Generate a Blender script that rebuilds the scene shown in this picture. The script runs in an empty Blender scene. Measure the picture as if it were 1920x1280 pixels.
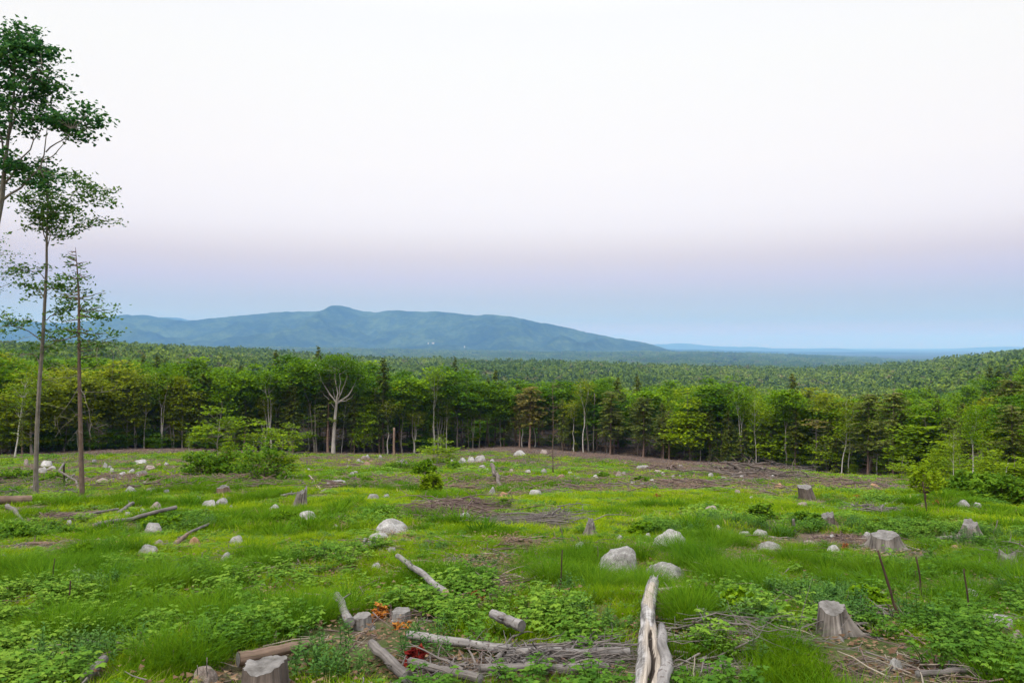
import bpy, math, random
import numpy as np
from mathutils import Vector, Matrix
from bisect import bisect

scene = bpy.context.scene
COL = scene.collection
PI = math.pi

# ---------------------------------------------------------------- camera
F = 1920 * 28.0 / 36.0          # focal length in photograph pixels
HY = 648.0                      # row of the true horizon
cam_d = bpy.data.cameras.new('camera')
cam = bpy.data.objects.new('camera', cam_d)
COL.objects.link(cam)
cam_d.lens = 28.0
cam_d.sensor_width = 36.0
cam_d.clip_start = 0.1
cam_d.clip_end = 120000
cam.location = (0, 0, 0)
cam.rotation_euler = (math.radians(90) + math.atan((HY - 640) / F), 0, 0)
scene.camera = cam

# ---------------------------------------------------------------- sky
world = bpy.data.worlds.new('World')
scene.world = world
world.use_nodes = True
wn = world.node_tree.nodes
wl = world.node_tree.links
wn.clear()
wout = wn.new('ShaderNodeOutputWorld')
sky = wn.new('ShaderNodeTexSky')
sky.sky_type = 'NISHITA'
sky.sun_disc = False
sky.sun_elevation = math.radians(4)
sky.sun_rotation = math.radians(180)
bg_n = wn.new('ShaderNodeBackground')
bg_n.inputs['Strength'].default_value = 0.05
wl.new(sky.outputs[0], bg_n.inputs['Color'])
tc = wn.new('ShaderNodeTexCoord')
sep = wn.new('ShaderNodeSeparateXYZ')
wl.new(tc.outputs['Generated'], sep.inputs[0])
ramp = wn.new('ShaderNodeValToRGB')
wl.new(sep.outputs['Z'], ramp.inputs[0])
EXPOSURE = 0.8
# sky as it shows in the photograph at that exposure: (sine of elevation, colour)
SKY = [(0.0, (0.661, 0.377, 0.412)), (0.0051, (0.661, 0.377, 0.412)), (0.0308, (0.222, 0.363, 0.525)), (0.0564, (0.235, 0.305, 0.553)), (0.0820, (0.360, 0.318, 0.588)), (0.1073, (0.489, 0.388, 0.544)), (0.1262, (0.612, 0.508, 0.620)), (0.1449, (0.711, 0.617, 0.715)), (0.1697, (0.777, 0.685, 0.753)), (0.2182, (0.842, 0.752, 0.767)), (0.2766, (0.868, 0.795, 0.781)), (0.3321, (0.885, 0.830, 0.799)), (0.3818, (0.884, 0.840, 0.831)), (1.0, (2.2, 2.3, 2.4))]
SKY_GAIN = 2 ** -EXPOSURE
while len(ramp.color_ramp.elements) < len(SKY):
    ramp.color_ramp.elements.new(0.5)
for e, (p, c) in zip(ramp.color_ramp.elements, SKY):
    e.position = p
    e.color = (*c, 1)
bg_r = wn.new('ShaderNodeBackground')
bg_r.inputs['Strength'].default_value = SKY_GAIN
wl.new(ramp.outputs[0], bg_r.inputs['Color'])
add = wn.new('ShaderNodeAddShader')
wl.new(bg_n.outputs[0], add.inputs[0])
wl.new(bg_r.outputs[0], add.inputs[1])
wl.new(add.outputs[0], wout.inputs['Surface'])

# soft afterglow of the sun set behind the camera, raised high to brighten treetops
sun_d = bpy.data.lights.new('sun', 'SUN')
sun_d.energy = 2.3
sun_d.angle = math.radians(35)
sun_d.color = (1.0, 0.93, 0.84)
sun = bpy.data.objects.new('sun', sun_d)
COL.objects.link(sun)
sun.rotation_euler = (math.radians(30), 0, math.radians(-35))

scene.view_settings.view_transform = 'Standard'
scene.view_settings.look = 'None'
scene.view_settings.exposure = EXPOSURE
scene.view_settings.gamma = 1.0
scene.view_settings.use_curve_mapping = False
scene.cycles.use_denoising = True
scene.cycles.max_bounces = 6
scene.cycles.diffuse_bounces = 3
scene.cycles.transmission_bounces = 3
scene.cycles.volume_bounces = 1
scene.cycles.transparent_max_bounces = 6
scene.cycles.use_adaptive_sampling = True
scene.cycles.adaptive_threshold = 0.02
scene.cycles.sample_clamp_indirect = 6

# ---------------------------------------------------------------- noise and helpers
def _hash(xi, yi, seed):
    h = (xi.astype(np.int64) * 374761393 + yi.astype(np.int64) * 668265263 + seed * 1274126177) & 0xffffffff
    h = ((h ^ (h >> 13)) * 1103515245) & 0xffffffff
    return ((h ^ (h >> 16)) & 0xffff) / 65535.0

def vnoise(x, y, seed=0):
    x = np.asarray(x, float); y = np.asarray(y, float)
    xi = np.floor(x); yi = np.floor(y)
    fx = x - xi; fy = y - yi
    fx = fx * fx * (3 - 2 * fx); fy = fy * fy * (3 - 2 * fy)
    a = _hash(xi, yi, seed); b = _hash(xi + 1, yi, seed)
    c = _hash(xi, yi + 1, seed); d = _hash(xi + 1, yi + 1, seed)
    return (a * (1 - fx) + b * fx) * (1 - fy) + (c * (1 - fx) + d * fx) * fy

def fbm(x, y, seed=0, octv=4, gain=0.5):
    t = 0; a = 1; n = 0
    for k in range(octv):
        t = t + a * vnoise(np.asarray(x) * 2 ** k + 17.3 * k, np.asarray(y) * 2 ** k - 9.1 * k, seed + k)
        n += a; a *= gain
    return t / n

def sstep(a, b, x):
    t = np.clip((x - a) / (b - a), 0, 1)
    return t * t * (3 - 2 * t)

def tag(o, label=None, cat=None, group=None, kind=None):
    if label: o['label'] = label
    if cat: o['category'] = cat
    if group: o['group'] = group
    if kind: o['kind'] = kind
    return o

def empty(name, loc, rz=0.0):
    o = bpy.data.objects.new(name, None)
    o.empty_display_size = 0.2
    COL.objects.link(o)
    o.location = loc
    o.rotation_euler = (0, 0, rz)
    return o

def obj(name, mesh, parent=None, loc=None, rz=None, mat=None):
    o = bpy.data.objects.new(name, mesh)
    COL.objects.link(o)
    if parent is not None: o.parent = parent
    if loc is not None: o.location = loc
    if rz is not None: o.rotation_euler = (0, 0, rz)
    if mat is not None and not mesh.materials:
        mesh.materials.append(mat)
    return o

class Acc:
    """collects triangles and quads, with uv and a per-vertex value, for one mesh"""
    def __init__(self):
        self.V = []; self.UV = []; self.A = []; self.Q = []; self.T = []; self.n = 0
        self.B = []
    def add(self, V, quads=None, tris=None, uv=None, a=0.0, b=0.0):
        V = np.asarray(V, float); m = len(V)
        self.V.append(V)
        self.UV.append(np.zeros((m, 2)) if uv is None else np.asarray(uv, float))
        self.A.append(np.full(m, a) if np.isscalar(a) else np.asarray(a, float))
        self.B.append(np.full(m, b) if np.isscalar(b) else np.asarray(b, float))
        if quads is not None and len(quads): self.Q.append(np.asarray(quads, np.int64) + self.n)
        if tris is not None and len(tris): self.T.append(np.asarray(tris, np.int64) + self.n)
        self.n += m
    def mesh(self, name, mats, smooth=True, attrs=True):
        V = np.concatenate(self.V); UV = np.concatenate(self.UV); A = np.concatenate(self.A); B = np.concatenate(self.B)
        Q = np.concatenate(self.Q) if self.Q else np.zeros((0, 4), np.int64)
        T = np.concatenate(self.T) if self.T else np.zeros((0, 3), np.int64)
        me = bpy.data.meshes.new(name)
        nl = Q.size + T.size; nf = len(Q) + len(T)
        me.vertices.add(len(V)); me.loops.add(nl); me.polygons.add(nf)
        me.vertices.foreach_set('co', V.astype(np.float32).ravel())
        li = np.concatenate([Q.ravel(), T.ravel()]).astype(np.int32)
        me.loops.foreach_set('vertex_index', li)
        st = np.concatenate([np.arange(len(Q)) * 4, Q.size + np.arange(len(T)) * 3]).astype(np.int32)
        me.polygons.foreach_set('loop_start', st)
        try:
            me.polygons.foreach_set('loop_total', np.concatenate([np.full(len(Q), 4), np.full(len(T), 3)]).astype(np.int32))
        except Exception:
            pass
        me.polygons.foreach_set('use_smooth', np.full(nf, bool(smooth)))
        if attrs:
            uvl = me.uv_layers.new(name='UVMap')
            uvl.data.foreach_set('uv', UV[li].astype(np.float32).ravel())
            at = me.attributes.new('var', 'FLOAT', 'POINT')
            at.data.foreach_set('value', A.astype(np.float32))
            if B.any():
                at = me.attributes.new('mask', 'FLOAT', 'POINT')
                at.data.foreach_set('value', B.astype(np.float32))
        for m in (mats if isinstance(mats, (list, tuple)) else [mats]):
            me.materials.append(m)
        me.update(calc_edges=True)
        me.validate()
        return me

def frames(P):
    P = np.asarray(P, float)
    T = np.gradient(P, axis=0)
    T /= np.linalg.norm(T, axis=1)[:, None] + 1e-9
    ref = np.array([0.0, 0, 1]) if abs(T[0][2]) < 0.8 else np.array([1.0, 0, 0])
    N = np.zeros_like(P)
    n = np.cross(T[0], ref); n /= np.linalg.norm(n) + 1e-9
    for i in range(len(P)):
        n = n - T[i] * np.dot(n, T[i]); n /= np.linalg.norm(n) + 1e-9
        N[i] = n
    return T, N, np.cross(T, N)

def tube(acc, P, R, k=6, caps=False, a=0.0, rough=0.0, rng=None, lob=None):
    """a tapering tube along P; uv = (angle, metres along)"""
    P = np.asarray(P, float); R = np.asarray(R, float)
    if R.ndim == 0: R = np.full(len(P), float(R))
    T, N, B = frames(P)
    ang = np.linspace(0, 2 * PI, k, endpoint=False)
    n = len(P)
    rr = R[:, None] * np.ones(k)[None, :]
    if rough and rng is not None: rr = rr * (1 + rough * rng.normal(size=(n, k)))
    if lob is not None: rr = rr * lob(ang[None, :], np.arange(n)[:, None])
    V = P[:, None, :] + rr[..., None] * (np.cos(ang)[None, :, None] * N[:, None, :] + np.sin(ang)[None, :, None] * B[:, None, :])
    L = np.concatenate([[0], np.cumsum(np.linalg.norm(np.diff(P, axis=0), axis=1))])
    uv = np.stack([np.broadcast_to(np.abs(ang / PI - 1)[None, :], (n, k)), np.broadcast_to(L[:, None], (n, k))], -1)
    i = np.arange(n - 1)[:, None]; j = np.arange(k)[None, :]; j2 = (j + 1) % k
    q = np.stack([i * k + j, i * k + j2, (i + 1) * k + j2, (i + 1) * k + j], -1).reshape(-1, 4)
    V = V.reshape(-1, 3); uv = uv.reshape(-1, 2)
    tr = None
    if caps:
        c0, c1 = len(V), len(V) + 1
        V = np.vstack([V, P[0], P[-1]]); uv = np.vstack([uv, [[0.5, 0]], [[0.5, L[-1]]]])
        jj = np.arange(k)
        tr = np.vstack([np.stack([np.full(k, c0), (jj + 1) % k, jj], -1),
                        np.stack([np.full(k, c1), (n - 1) * k + jj, (n - 1) * k + (jj + 1) % k], -1)])
    acc.add(V, q, tr, uv, a)

def curve_path(p0, p1, n, rng, wob=0.05, sag=0.0):
    p0 = np.asarray(p0, float); p1 = np.asarray(p1, float)
    t = np.linspace(0, 1, n)[:, None]
    P = p0 + (p1 - p0) * t
    L = np.linalg.norm(p1 - p0)
    w = rng.normal(size=(n, 3)) * wob * L
    w = (w + np.roll(w, 1, 0) + np.roll(w, -1, 0)) / 3
    P = P + w * np.sin(t * PI)
    P[:, 2] -= sag * L * 4 * (t * (1 - t))[:, 0]
    return P

def cards(acc, C, size, rng, up=0.5, asp=0.6, var=None, dirs=None, bend=0.15):
    """one leaf-shaped card (a folded quad) for each centre in C"""
    C = np.asarray(C, float); n = len(C)
    if n == 0: return
    size = np.broadcast_to(np.asarray(size, float), (n,))
    N = rng.normal(size=(n, 3)); N /= np.linalg.norm(N, axis=1)[:, None]
    N[:, 2] = np.abs(N[:, 2]) + up
    N /= np.linalg.norm(N, axis=1)[:, None]
    D = rng.normal(size=(n, 3)) if dirs is None else np.asarray(dirs, float) + 0.25 * rng.normal(size=(n, 3))
    D -= N * (D * N).sum(1)[:, None]; D /= np.linalg.norm(D, axis=1)[:, None] + 1e-9
    S = np.cross(N, D)
    h = size[:, None]
    a = C - D * h * 0.5
    b = C + S * h * asp * 0.5 - N * h * bend
    c = C + D * h * 0.5
    d = C - S * h * asp * 0.5 - N * h * bend
    V = np.stack([a, b, c, d], 1).reshape(-1, 3)
    q = (np.arange(n)[:, None] * 4 + np.arange(4)[None, :])
    v = rng.random(n) if var is None else np.clip(np.asarray(var) + 0.18 * rng.normal(size=n), 0, 1)
    acc.add(V, q, None, np.tile([[0.5, 0], [1, .5], [0.5, 1], [0, .5]], (n, 1)), np.repeat(v, 4))

# ---------------------------------------------------------------- materials
def new_mat(name):
    m = bpy.data.materials.new(name)
    m.use_nodes = True
    nt = m.node_tree
    nt.nodes.clear()
    out = nt.nodes.new('ShaderNodeOutputMaterial')
    return m, nt.nodes, nt.links, out

def _ramp(N, L, fac, stops):
    r = N.new('ShaderNodeValToRGB')
    while len(r.color_ramp.elements) < len(stops): r.color_ramp.elements.new(0.5)
    for e, (p, c) in zip(r.color_ramp.elements, stops):
        e.position = p; e.color = (*c, 1)
    L.new(fac, r.inputs[0])
    return r.outputs[0]

def _math(N, L, op, a, b=None):
    m = N.new('ShaderNodeMath'); m.operation = op
    for s, v in zip(m.inputs, (a, b)):
        if v is None: continue
        if isinstance(v, (int, float)): s.default_value = v
        else: L.new(v, s)
    return m.outputs[0]

def _mix(N, L, f, a, b):
    m = N.new('ShaderNodeMix'); m.data_type = 'RGBA'
    for s, v in ((m.inputs[0], f), (m.inputs[6], a), (m.inputs[7], b)):
        if isinstance(v, (int, float)): s.default_value = v
        elif isinstance(v, tuple): s.default_value = (*v, 1)
        else: L.new(v, s)
    return m.outputs[2]

def _attr(N, name, typ='GEOMETRY'):
    a = N.new('ShaderNodeAttribute'); a.attribute_type = typ; a.attribute_name = name
    return a.outputs['Fac']

def _noise(N, L, scale, detail=4, rough=0.6, vec=None, dist=0.0):
    t = N.new('ShaderNodeTexNoise')
    t.inputs['Scale'].default_value = scale; t.inputs['Detail'].default_value = detail
    t.inputs['Roughness'].default_value = rough; t.inputs['Distortion'].default_value = dist
    if vec is not None: L.new(vec, t.inputs['Vector'])
    return t.outputs['Fac']

def _coord(N, which='Object'):
    return N.new('ShaderNodeTexCoord').outputs[which]

def _scale(N, L, vec, s):
    m = N.new('ShaderNodeMapping'); m.inputs['Scale'].default_value = s
    L.new(vec, m.inputs['Vector'])
    return m.outputs[0]

def leaf_mat(name, c0, c1, c2, spread=0.25, trans=0.42, inst=None, rough=0.55):
    """leaf colour from the leaf's own value and from the plant's random value"""
    m, N, L, out = new_mat(name)
    v = _attr(N, 'var')
    oi = N.new('ShaderNodeObjectInfo').outputs['Random']
    if inst: oi = _attr(N, inst, 'INSTANCER')
    f = _math(N, L, 'ADD', _math(N, L, 'MULTIPLY', v, 1 - spread), _math(N, L, 'MULTIPLY', oi, spread))
    col = _ramp(N, L, f, [(0.1, c0), (0.5, c1), (0.9, c2)])
    p = N.new('ShaderNodeBsdfPrincipled')
    L.new(col, p.inputs['Base Color'])
    p.inputs['Roughness'].default_value = rough
    p.inputs['Specular IOR Level'].default_value = 0.02
    t = N.new('ShaderNodeBsdfTranslucent')
    L.new(col, t.inputs['Color'])
    mx = N.new('ShaderNodeMixShader'); mx.inputs[0].default_value = trans
    L.new(p.outputs[0], mx.inputs[1]); L.new(t.outputs[0], mx.inputs[2])
    L.new(mx.outputs[0], out.inputs['Surface'])
    return m

def bark_mat(name, dark, light, furrow=(14, 1.6), mark=None, markcol=(0.03, 0.025, 0.02), rough=0.9, bump=0.5, lo=0.35, hi=0.7):
    """furrowed bark; mark = (u scale, v scale, threshold) adds birch-like cross marks"""
    m, N, L, out = new_mat(name)
    uv = _coord(N, 'UV')
    rnd = N.new('ShaderNodeObjectInfo').outputs['Random']
    off = N.new('ShaderNodeCombineXYZ'); L.new(_math(N, L, 'MULTIPLY', rnd, 37.0), off.inputs[1])
    va = N.new('ShaderNodeVectorMath'); va.operation = 'ADD'
    L.new(uv, va.inputs[0]); L.new(off.outputs[0], va.inputs[1])
    n1 = _noise(N, L, 1.0, 5, 0.65, _scale(N, L, va.outputs[0], (furrow[0], furrow[1], 1)), 0.4)
    n2 = _noise(N, L, 5.0, 4, 0.6, _coord(N, 'Object'))
    f = _math(N, L, 'ADD', _math(N, L, 'MULTIPLY', n1, 0.6), _math(N, L, 'MULTIPLY', n2, 0.4))
    col = _ramp(N, L, f, [(lo, dark), (hi, light)])
    if mark:
        n3 = _noise(N, L, 1.0, 3, 0.7, _scale(N, L, va.outputs[0], (mark[0], mark[1], 1)), 0.2)
        f3 = _ramp(N, L, n3, [(mark[2], (0, 0, 0)), (mark[2] + 0.06, (1, 1, 1))])
        col = _mix(N, L, f3, col, markcol)
    p = N.new('ShaderNodeBsdfPrincipled')
    L.new(col, p.inputs['Base Color'])
    p.inputs['Roughness'].default_value = rough
    p.inputs['Specular IOR Level'].default_value = 0.2
    b = N.new('ShaderNodeBump'); b.inputs['Strength'].default_value = bump; b.inputs['Distance'].default_value = 0.02
    L.new(f, b.inputs['Height']); L.new(b.outputs[0], p.inputs['Normal'])
    L.new(p.outputs[0], out.inputs['Surface'])
    return m

def plain_mat(name, c0, c1, scale=8.0, rough=0.9, lo=0.3, hi=0.7, bump=0.3, detail=6, vec=None, strch=(1, 1, 1)):
    m, N, L, out = new_mat(name)
    n = _noise(N, L, scale, detail, 0.65, _scale(N, L, _coord(N, 'Object'), strch))
    col = _ramp(N, L, n, [(lo, c0), (hi, c1)])
    p = N.new('ShaderNodeBsdfPrincipled')
    L.new(col, p.inputs['Base Color']); p.inputs['Roughness'].default_value = rough
    p.inputs['Specular IOR Level'].default_value = 0.2
    b = N.new('ShaderNodeBump'); b.inputs['Strength'].default_value = bump; b.inputs['Distance'].default_value = 0.03
    L.new(n, b.inputs['Height']); L.new(b.outputs[0], p.inputs['Normal'])
    L.new(p.outputs[0], out.inputs['Surface'])
    return m

# ---------------------------------------------------------------- the lie of the land
EDGE_X = np.array([-600, -200, 0, 230, 330, 500, 625, 740, 850, 940, 1000, 1100, 1200, 1300, 1420, 1530, 1600, 1700, 1800, 1920, 2100, 2500.])
EDGE_P = np.array([870, 862, 854, 843, 842, 848, 851, 853, 846, 839, 842, 850, 858, 867, 872, 886, 892, 894, 904, 922, 938, 950.])
EDGE_D = np.array([75, 85, 95, 110, 112, 115, 118, 120, 126, 130, 128, 122, 116, 110, 105, 100, 95, 88, 74, 60, 50, 45.])
S0 = 0.128
CREST_X = np.array([-600, 0, 250, 450, 600, 700, 900, 1100, 1300, 1500, 1600, 1700, 1800, 1900, 2000, 2300.])
CREST_P = np.array([648, 650, 652, 662, 670, 676, 680, 684, 691, 697, 693, 686, 675, 664, 655, 640.])
PLAIN_P = np.interp(CREST_X, [-600, 0, 450, 700, 900, 1060, 1180, 1250, 1400, 1500, 1600, 1700, 1920, 2300],
                    [653, 652, 652, 655, 659, 661, 659, 658, 664, 667, 673, 677, 682, 684])

def uof(x, y):
    return np.asarray(x) / np.maximum(np.asarray(y), 6.0) * F + 960

def edge_depth(u): return np.interp(u, EDGE_X, EDGE_D)

def ground(x, y, bumps=True):
    x = np.asarray(x, float); y = np.asarray(y, float)
    u = np.clip(uof(x, y), -600, 2500)
    yE = np.interp(u, EDGE_X, EDGE_D)
    pE = (np.interp(u, EDGE_X, EDGE_P) - HY) / F
    sE = pE - 1.65 / yE
    ye = np.minimum(y, yE)
    s = S0 + (sE - S0) * sstep(0, 1, ye / yE)
    z0 = -(1.65 + s * ye)
    pc = (np.interp(u, CREST_X, CREST_P) - HY) / F
    zc = -pc * 1500 - 9
    zm = np.minimum(zc, -14) - 5
    z = z0 + (zm - z0) * sstep(0, 1, (y - yE) / 330)
    z = z + (zc - zm) * sstep(0, 1, (y - 480) / 1000)
    pp = (np.interp(u, CREST_X, PLAIN_P) - HY) / F
    zp = -pp * 6500 - 8
    z = z + (-105 - zc) * sstep(0, 1, (y - 1500) / 1300)
    z = z + (zp + 105) * sstep(0, 1, (y - 3200) / 3300)
    z = z + (-140 - zp) * sstep(0, 1, (y - 6600) / 2500)
    if bumps:
        near = np.exp(-np.maximum(y, 0) / 90)
        hum = (fbm(x * 0.62, y * 0.62, 5, 3) - 0.5) * 0.24 + (fbm(x * 0.14, y * 0.14, 9, 3) - 0.5) * 0.55
        z = z + hum * near * sstep(150, 60, y)
        far = sstep(200, 900, y)
        z = z + far * (fbm(x / 260, y / 260, 21, 4) - 0.5) * np.where(y > 2500, 34, 13)
    return z

_TY = np.exp(np.linspace(math.log(3.2), math.log(600), 2500))
def pt(px, py, lift=0.0, maxd=None):
    """the place on the ground seen at a photograph pixel (first crossing of the line of sight)"""
    k = (px - 960) / F; p = (py - HY) / F
    g = ground(k * _TY, _TY)
    hit = np.nonzero(-p * _TY <= g)[0]
    y = _TY[hit[0]] if len(hit) else edge_depth(px) + 3
    if maxd: y = min(y, maxd)
    x = k * y
    return Vector((x, y, float(ground(x, y)) + lift))

def zg(x, y): return float(ground(x, y))
def at_depth(px, y):
    x = (px - 960) / F * y
    return Vector((x, y, zg(x, y)))
# ================================================================ the setting
# patches of bare earth: (pixel x, pixel y, half width px, half height px, strength)
DIRT = [(850, 958, 100, 16, 1.0), (960, 980, 90, 9, 0.9), (1590, 1008, 70, 13, 1.0), (1510, 1020, 60, 7, 0.8), (120, 965, 55, 13, 1.0), (30, 960, 45, 14, .9),
        (250, 985, 60, 8, .7), (1372, 1052, 42, 8, 1.0), (970, 1022, 36, 10, .8), (1420, 895, 75, 8, 1.0), (1330, 880, 140, 8, .8), (60, 1030, 40, 10, .7),
        (1150, 890, 90, 4, .7), (1450, 985, 30, 6, .8), (520, 1245, 60, 10, .8), (1000, 1262, 180, 20, .9), (1330, 1262, 60, 18, .8), (645, 982, 14, 6, 1.0),
        (420, 1262, 50, 14, .6), (1660, 890, 60, 4, .7), (200, 905, 60, 6, .5), (180, 930, 30, 6, .6), (1730, 1150, 40, 8, .5), (700, 1160, 60, 10, .5),
        (640, 862, 200, 5, .6), (240, 866, 150, 7, .5), (1560, 980, 40, 6, .6), (1905, 935, 30, 6, .8), (840, 1262, 70, 14, .8), (420, 1060, 20, 5, .5)]
DIRT_W = []
for (px, py, hw, hh, st) in DIRT:
    c = pt(px, py); a = pt(px, py - hh); b = pt(px, py + hh)
    DIRT_W.append((c.x, c.y, max(hw * c.y / F, .15), max((a.y - b.y) / 2, .2), st))

def dirt_at(x, y):
    d = np.zeros_like(np.asarray(x, float))
    wob = (fbm(x * 1.1, y * 0.9, 31, 3) - 0.5) * 1.3
    for (cx, cy, rx, ry, st) in DIRT_W:
        q = np.sqrt(((x - cx) / rx) ** 2 + ((y - cy) / ry) ** 2) + wob
        d = np.maximum(d, st * sstep(1.25, 0.55, q))
    u = uof(x, y); yE = edge_depth(u)
    # the brown strip of slash and litter in front of the wood
    w = np.interp(u, [0, 200, 420, 560, 840, 940, 1100, 1250, 1480, 1560, 1800], [9, 26, 24, 12, 10, 46, 50, 44, 24, 9, 4])
    d = np.maximum(d, sstep(-w, -w * 0.55, (y - yE) + wob * 9))
    d = np.maximum(d, 0.75 * sstep(0.56, 0.70, fbm(x * 0.35 + 40, y * 0.22, 77, 4)) * sstep(14, 45, y))
    d = np.maximum(d, 0.6 * sstep(0.62, 0.74, fbm(x * 0.9 + 11, y * 0.7, 78, 3)))
    return np.clip(d, 0, 1)

def ground_material():
    m, N, L, out = new_mat('ground')
    co = _coord(N, 'Object')
    n1 = _noise(N, L, 0.8, 6, 0.65, co)
    n2 = _noise(N, L, 9.0, 6, 0.7, co)
    n3 = _noise(N, L, 42.0, 4, 0.7, co)
    green = _ramp(N, L, n1, [(0.3, (0.028, 0.045, 0.012)), (0.5, (0.055, 0.075, 0.020)), (0.7, (0.085, 0.085, 0.035))])
    straw = _ramp(N, L, n3, [(0.35, (0.05, 0.045, 0.022)), (0.65, (0.16, 0.13, 0.07))])
    green = _mix(N, L, _ramp(N, L, n2, [(0.5, (0, 0, 0)), (0.68, (.75, .75, .75))]), green, straw)
    soil = _ramp(N, L, n2, [(0.30, (0.052, 0.035, 0.027)), (0.5, (0.125, 0.090, 0.072)), (0.72, (0.24, 0.185, 0.155))])
    chips = _ramp(N, L, n3, [(0.55, (0, 0, 0)), (0.66, (1, 1, 1))])
    soil = _mix(N, L, chips, soil, (0.26, 0.21, 0.17))
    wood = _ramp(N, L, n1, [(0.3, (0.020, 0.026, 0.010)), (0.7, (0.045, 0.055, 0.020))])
    floor = _ramp(N, L, n2, [(0.3, (0.010, 0.007, 0.005)), (0.7, (0.028, 0.020, 0.015))])  # leaf litter, its colour darkened to carry the shade inside the wood
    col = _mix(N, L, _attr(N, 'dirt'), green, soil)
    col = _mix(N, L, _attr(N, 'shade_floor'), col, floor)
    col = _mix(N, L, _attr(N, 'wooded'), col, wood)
    p = N.new('ShaderNodeBsdfPrincipled')
    L.new(col, p.inputs['Base Color']); p.inputs['Roughness'].default_value = 0.95
    p.inputs['Specular IOR Level'].default_value = 0.1
    b = N.new('ShaderNodeBump'); b.inputs['Strength'].default_value = 0.8; b.inputs['Distance'].default_value = 0.06
    hs = _math(N, L, 'ADD', n2, _math(N, L, 'MULTIPLY', n3, 0.4))
    L.new(hs, b.inputs['Height']); L.new(b.outputs[0], p.inputs['Normal'])
    L.new(p.outputs[0], out.inputs['Surface'])
    return m

def build_ground():
    front = np.radians(np.linspace(-40, 40, 330))
    side = np.radians(np.linspace(40, 320, 70))[1:-1]
    th = np.concatenate([front, side]); nt = len(th)
    r = np.concatenate([[0.6, 1.6, 2.6, 3.4], np.exp(np.linspace(math.log(4.0), math.log(300), 210)), np.exp(np.linspace(math.log(300), math.log(46000), 150))[1:]])
    R, TH = np.meshgrid(r, th, indexing='ij')
    X = R * np.sin(TH); Y = R * np.cos(TH)
    yy = np.where(Y < 4, 4 + 0.5 * (Y - 4) / (1 + np.abs(Y - 4) / 40), Y)
    Z = ground(X, yy)
    Z = np.where((np.abs(X) > 60) & (Y < np.abs(X) * 0.8), np.minimum(Z, -1.65 - 0.05 * R), Z)
    Z = np.maximum(Z, -152)
    V = np.stack([X, Y, Z], -1).reshape(-1, 3)
    nr = len(r)
    i = np.arange(nr - 1)[:, None]; j = np.arange(nt)[None, :]; j2 = (j + 1) % nt
    q = np.stack([i * nt + j, i * nt + j2, (i + 1) * nt + j2, (i + 1) * nt + j], -1).reshape(-1, 4)
    q = q[:, ::-1]
    acc = Acc()
    acc.add(np.vstack([V, [[0, 0, -1.6]]]), q, np.stack([np.full(nt, nr * nt), (np.arange(nt) + 1) % nt, np.arange(nt)], -1))
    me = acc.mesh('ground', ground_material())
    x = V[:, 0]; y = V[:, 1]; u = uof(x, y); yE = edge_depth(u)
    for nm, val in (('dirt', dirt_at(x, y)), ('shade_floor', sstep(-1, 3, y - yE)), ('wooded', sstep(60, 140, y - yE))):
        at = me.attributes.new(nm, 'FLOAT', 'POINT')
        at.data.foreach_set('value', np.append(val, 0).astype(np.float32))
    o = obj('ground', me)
    tag(o, 'sloping clearing of grass, bare earth and slash running down to the wood', None, None, 'structure')
    return o
build_ground()

# ---- mountain and far hills: real ridges with spurs and hollows
def ridge_mesh(name, ux, py, y_front, y_ridge, y_back, foot, nu, nv, spur, mat, seed, nsc):
    U = np.linspace(ux[0], ux[-1], nu)
    t = np.linspace(0, 1, nv); TR = round(.65 * (nv - 1)) / (nv - 1)
    top = np.interp(U, ux, py)
    kern = np.ones(5) / 5
    top = np.convolve(np.pad(top, 2, mode='edge'), kern, 'valid') * 0.4 + top * 0.6 + (vnoise(U / 9, U * 0, seed) - .5) * 1.2 + (vnoise(U / 3.7, U * 0, seed + 1) - .5) * .5
    hr = -(top - HY) / F * y_ridge
    UU, TT = np.meshgrid(U, t, indexing='ij')
    Yd = np.where(TT < TR, y_front + (y_ridge - y_front) * TT / TR, y_ridge + (y_back - y_ridge) * (TT - TR) / (1 - TR))
    X = (UU - 960) / F * np.where(Yd < y_ridge, y_ridge * 0.6 + Yd * 0.4, y_ridge)
    prof = np.where(TT < TR, sstep(0, 1, TT / TR) ** 0.85 * 0.6 + 0.4 * TT / TR, 1 - sstep(0, 1, (TT - TR) / (1 - TR)))
    rid = 1 - np.abs(2 * fbm(X / nsc, Yd / (nsc * 1.5), seed, 5) - 1)
    Z = foot + (hr[:, None] - foot) * prof
    Z = Z + spur * (rid - 0.75) * np.sin(np.clip(TT / TR, 0, 1) * PI) * np.clip((hr[:, None] - foot) / 250, 0.1, 1.3)
    Z = np.where(np.abs(TT - TR) < 0.5 / nv, foot + (hr[:, None] - foot), Z)
    V = np.stack([X, Yd, Z], -1).reshape(-1, 3)
    i = np.arange(nu - 1)[:, None]; j = np.arange(nv - 1)[None, :]
    q = np.stack([i * nv + j, (i + 1) * nv + j, (i + 1) * nv + j + 1, i * nv + j + 1], -1).reshape(-1, 4)
    acc = Acc(); acc.add(V, q)
    return acc.mesh(name, mat)

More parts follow.
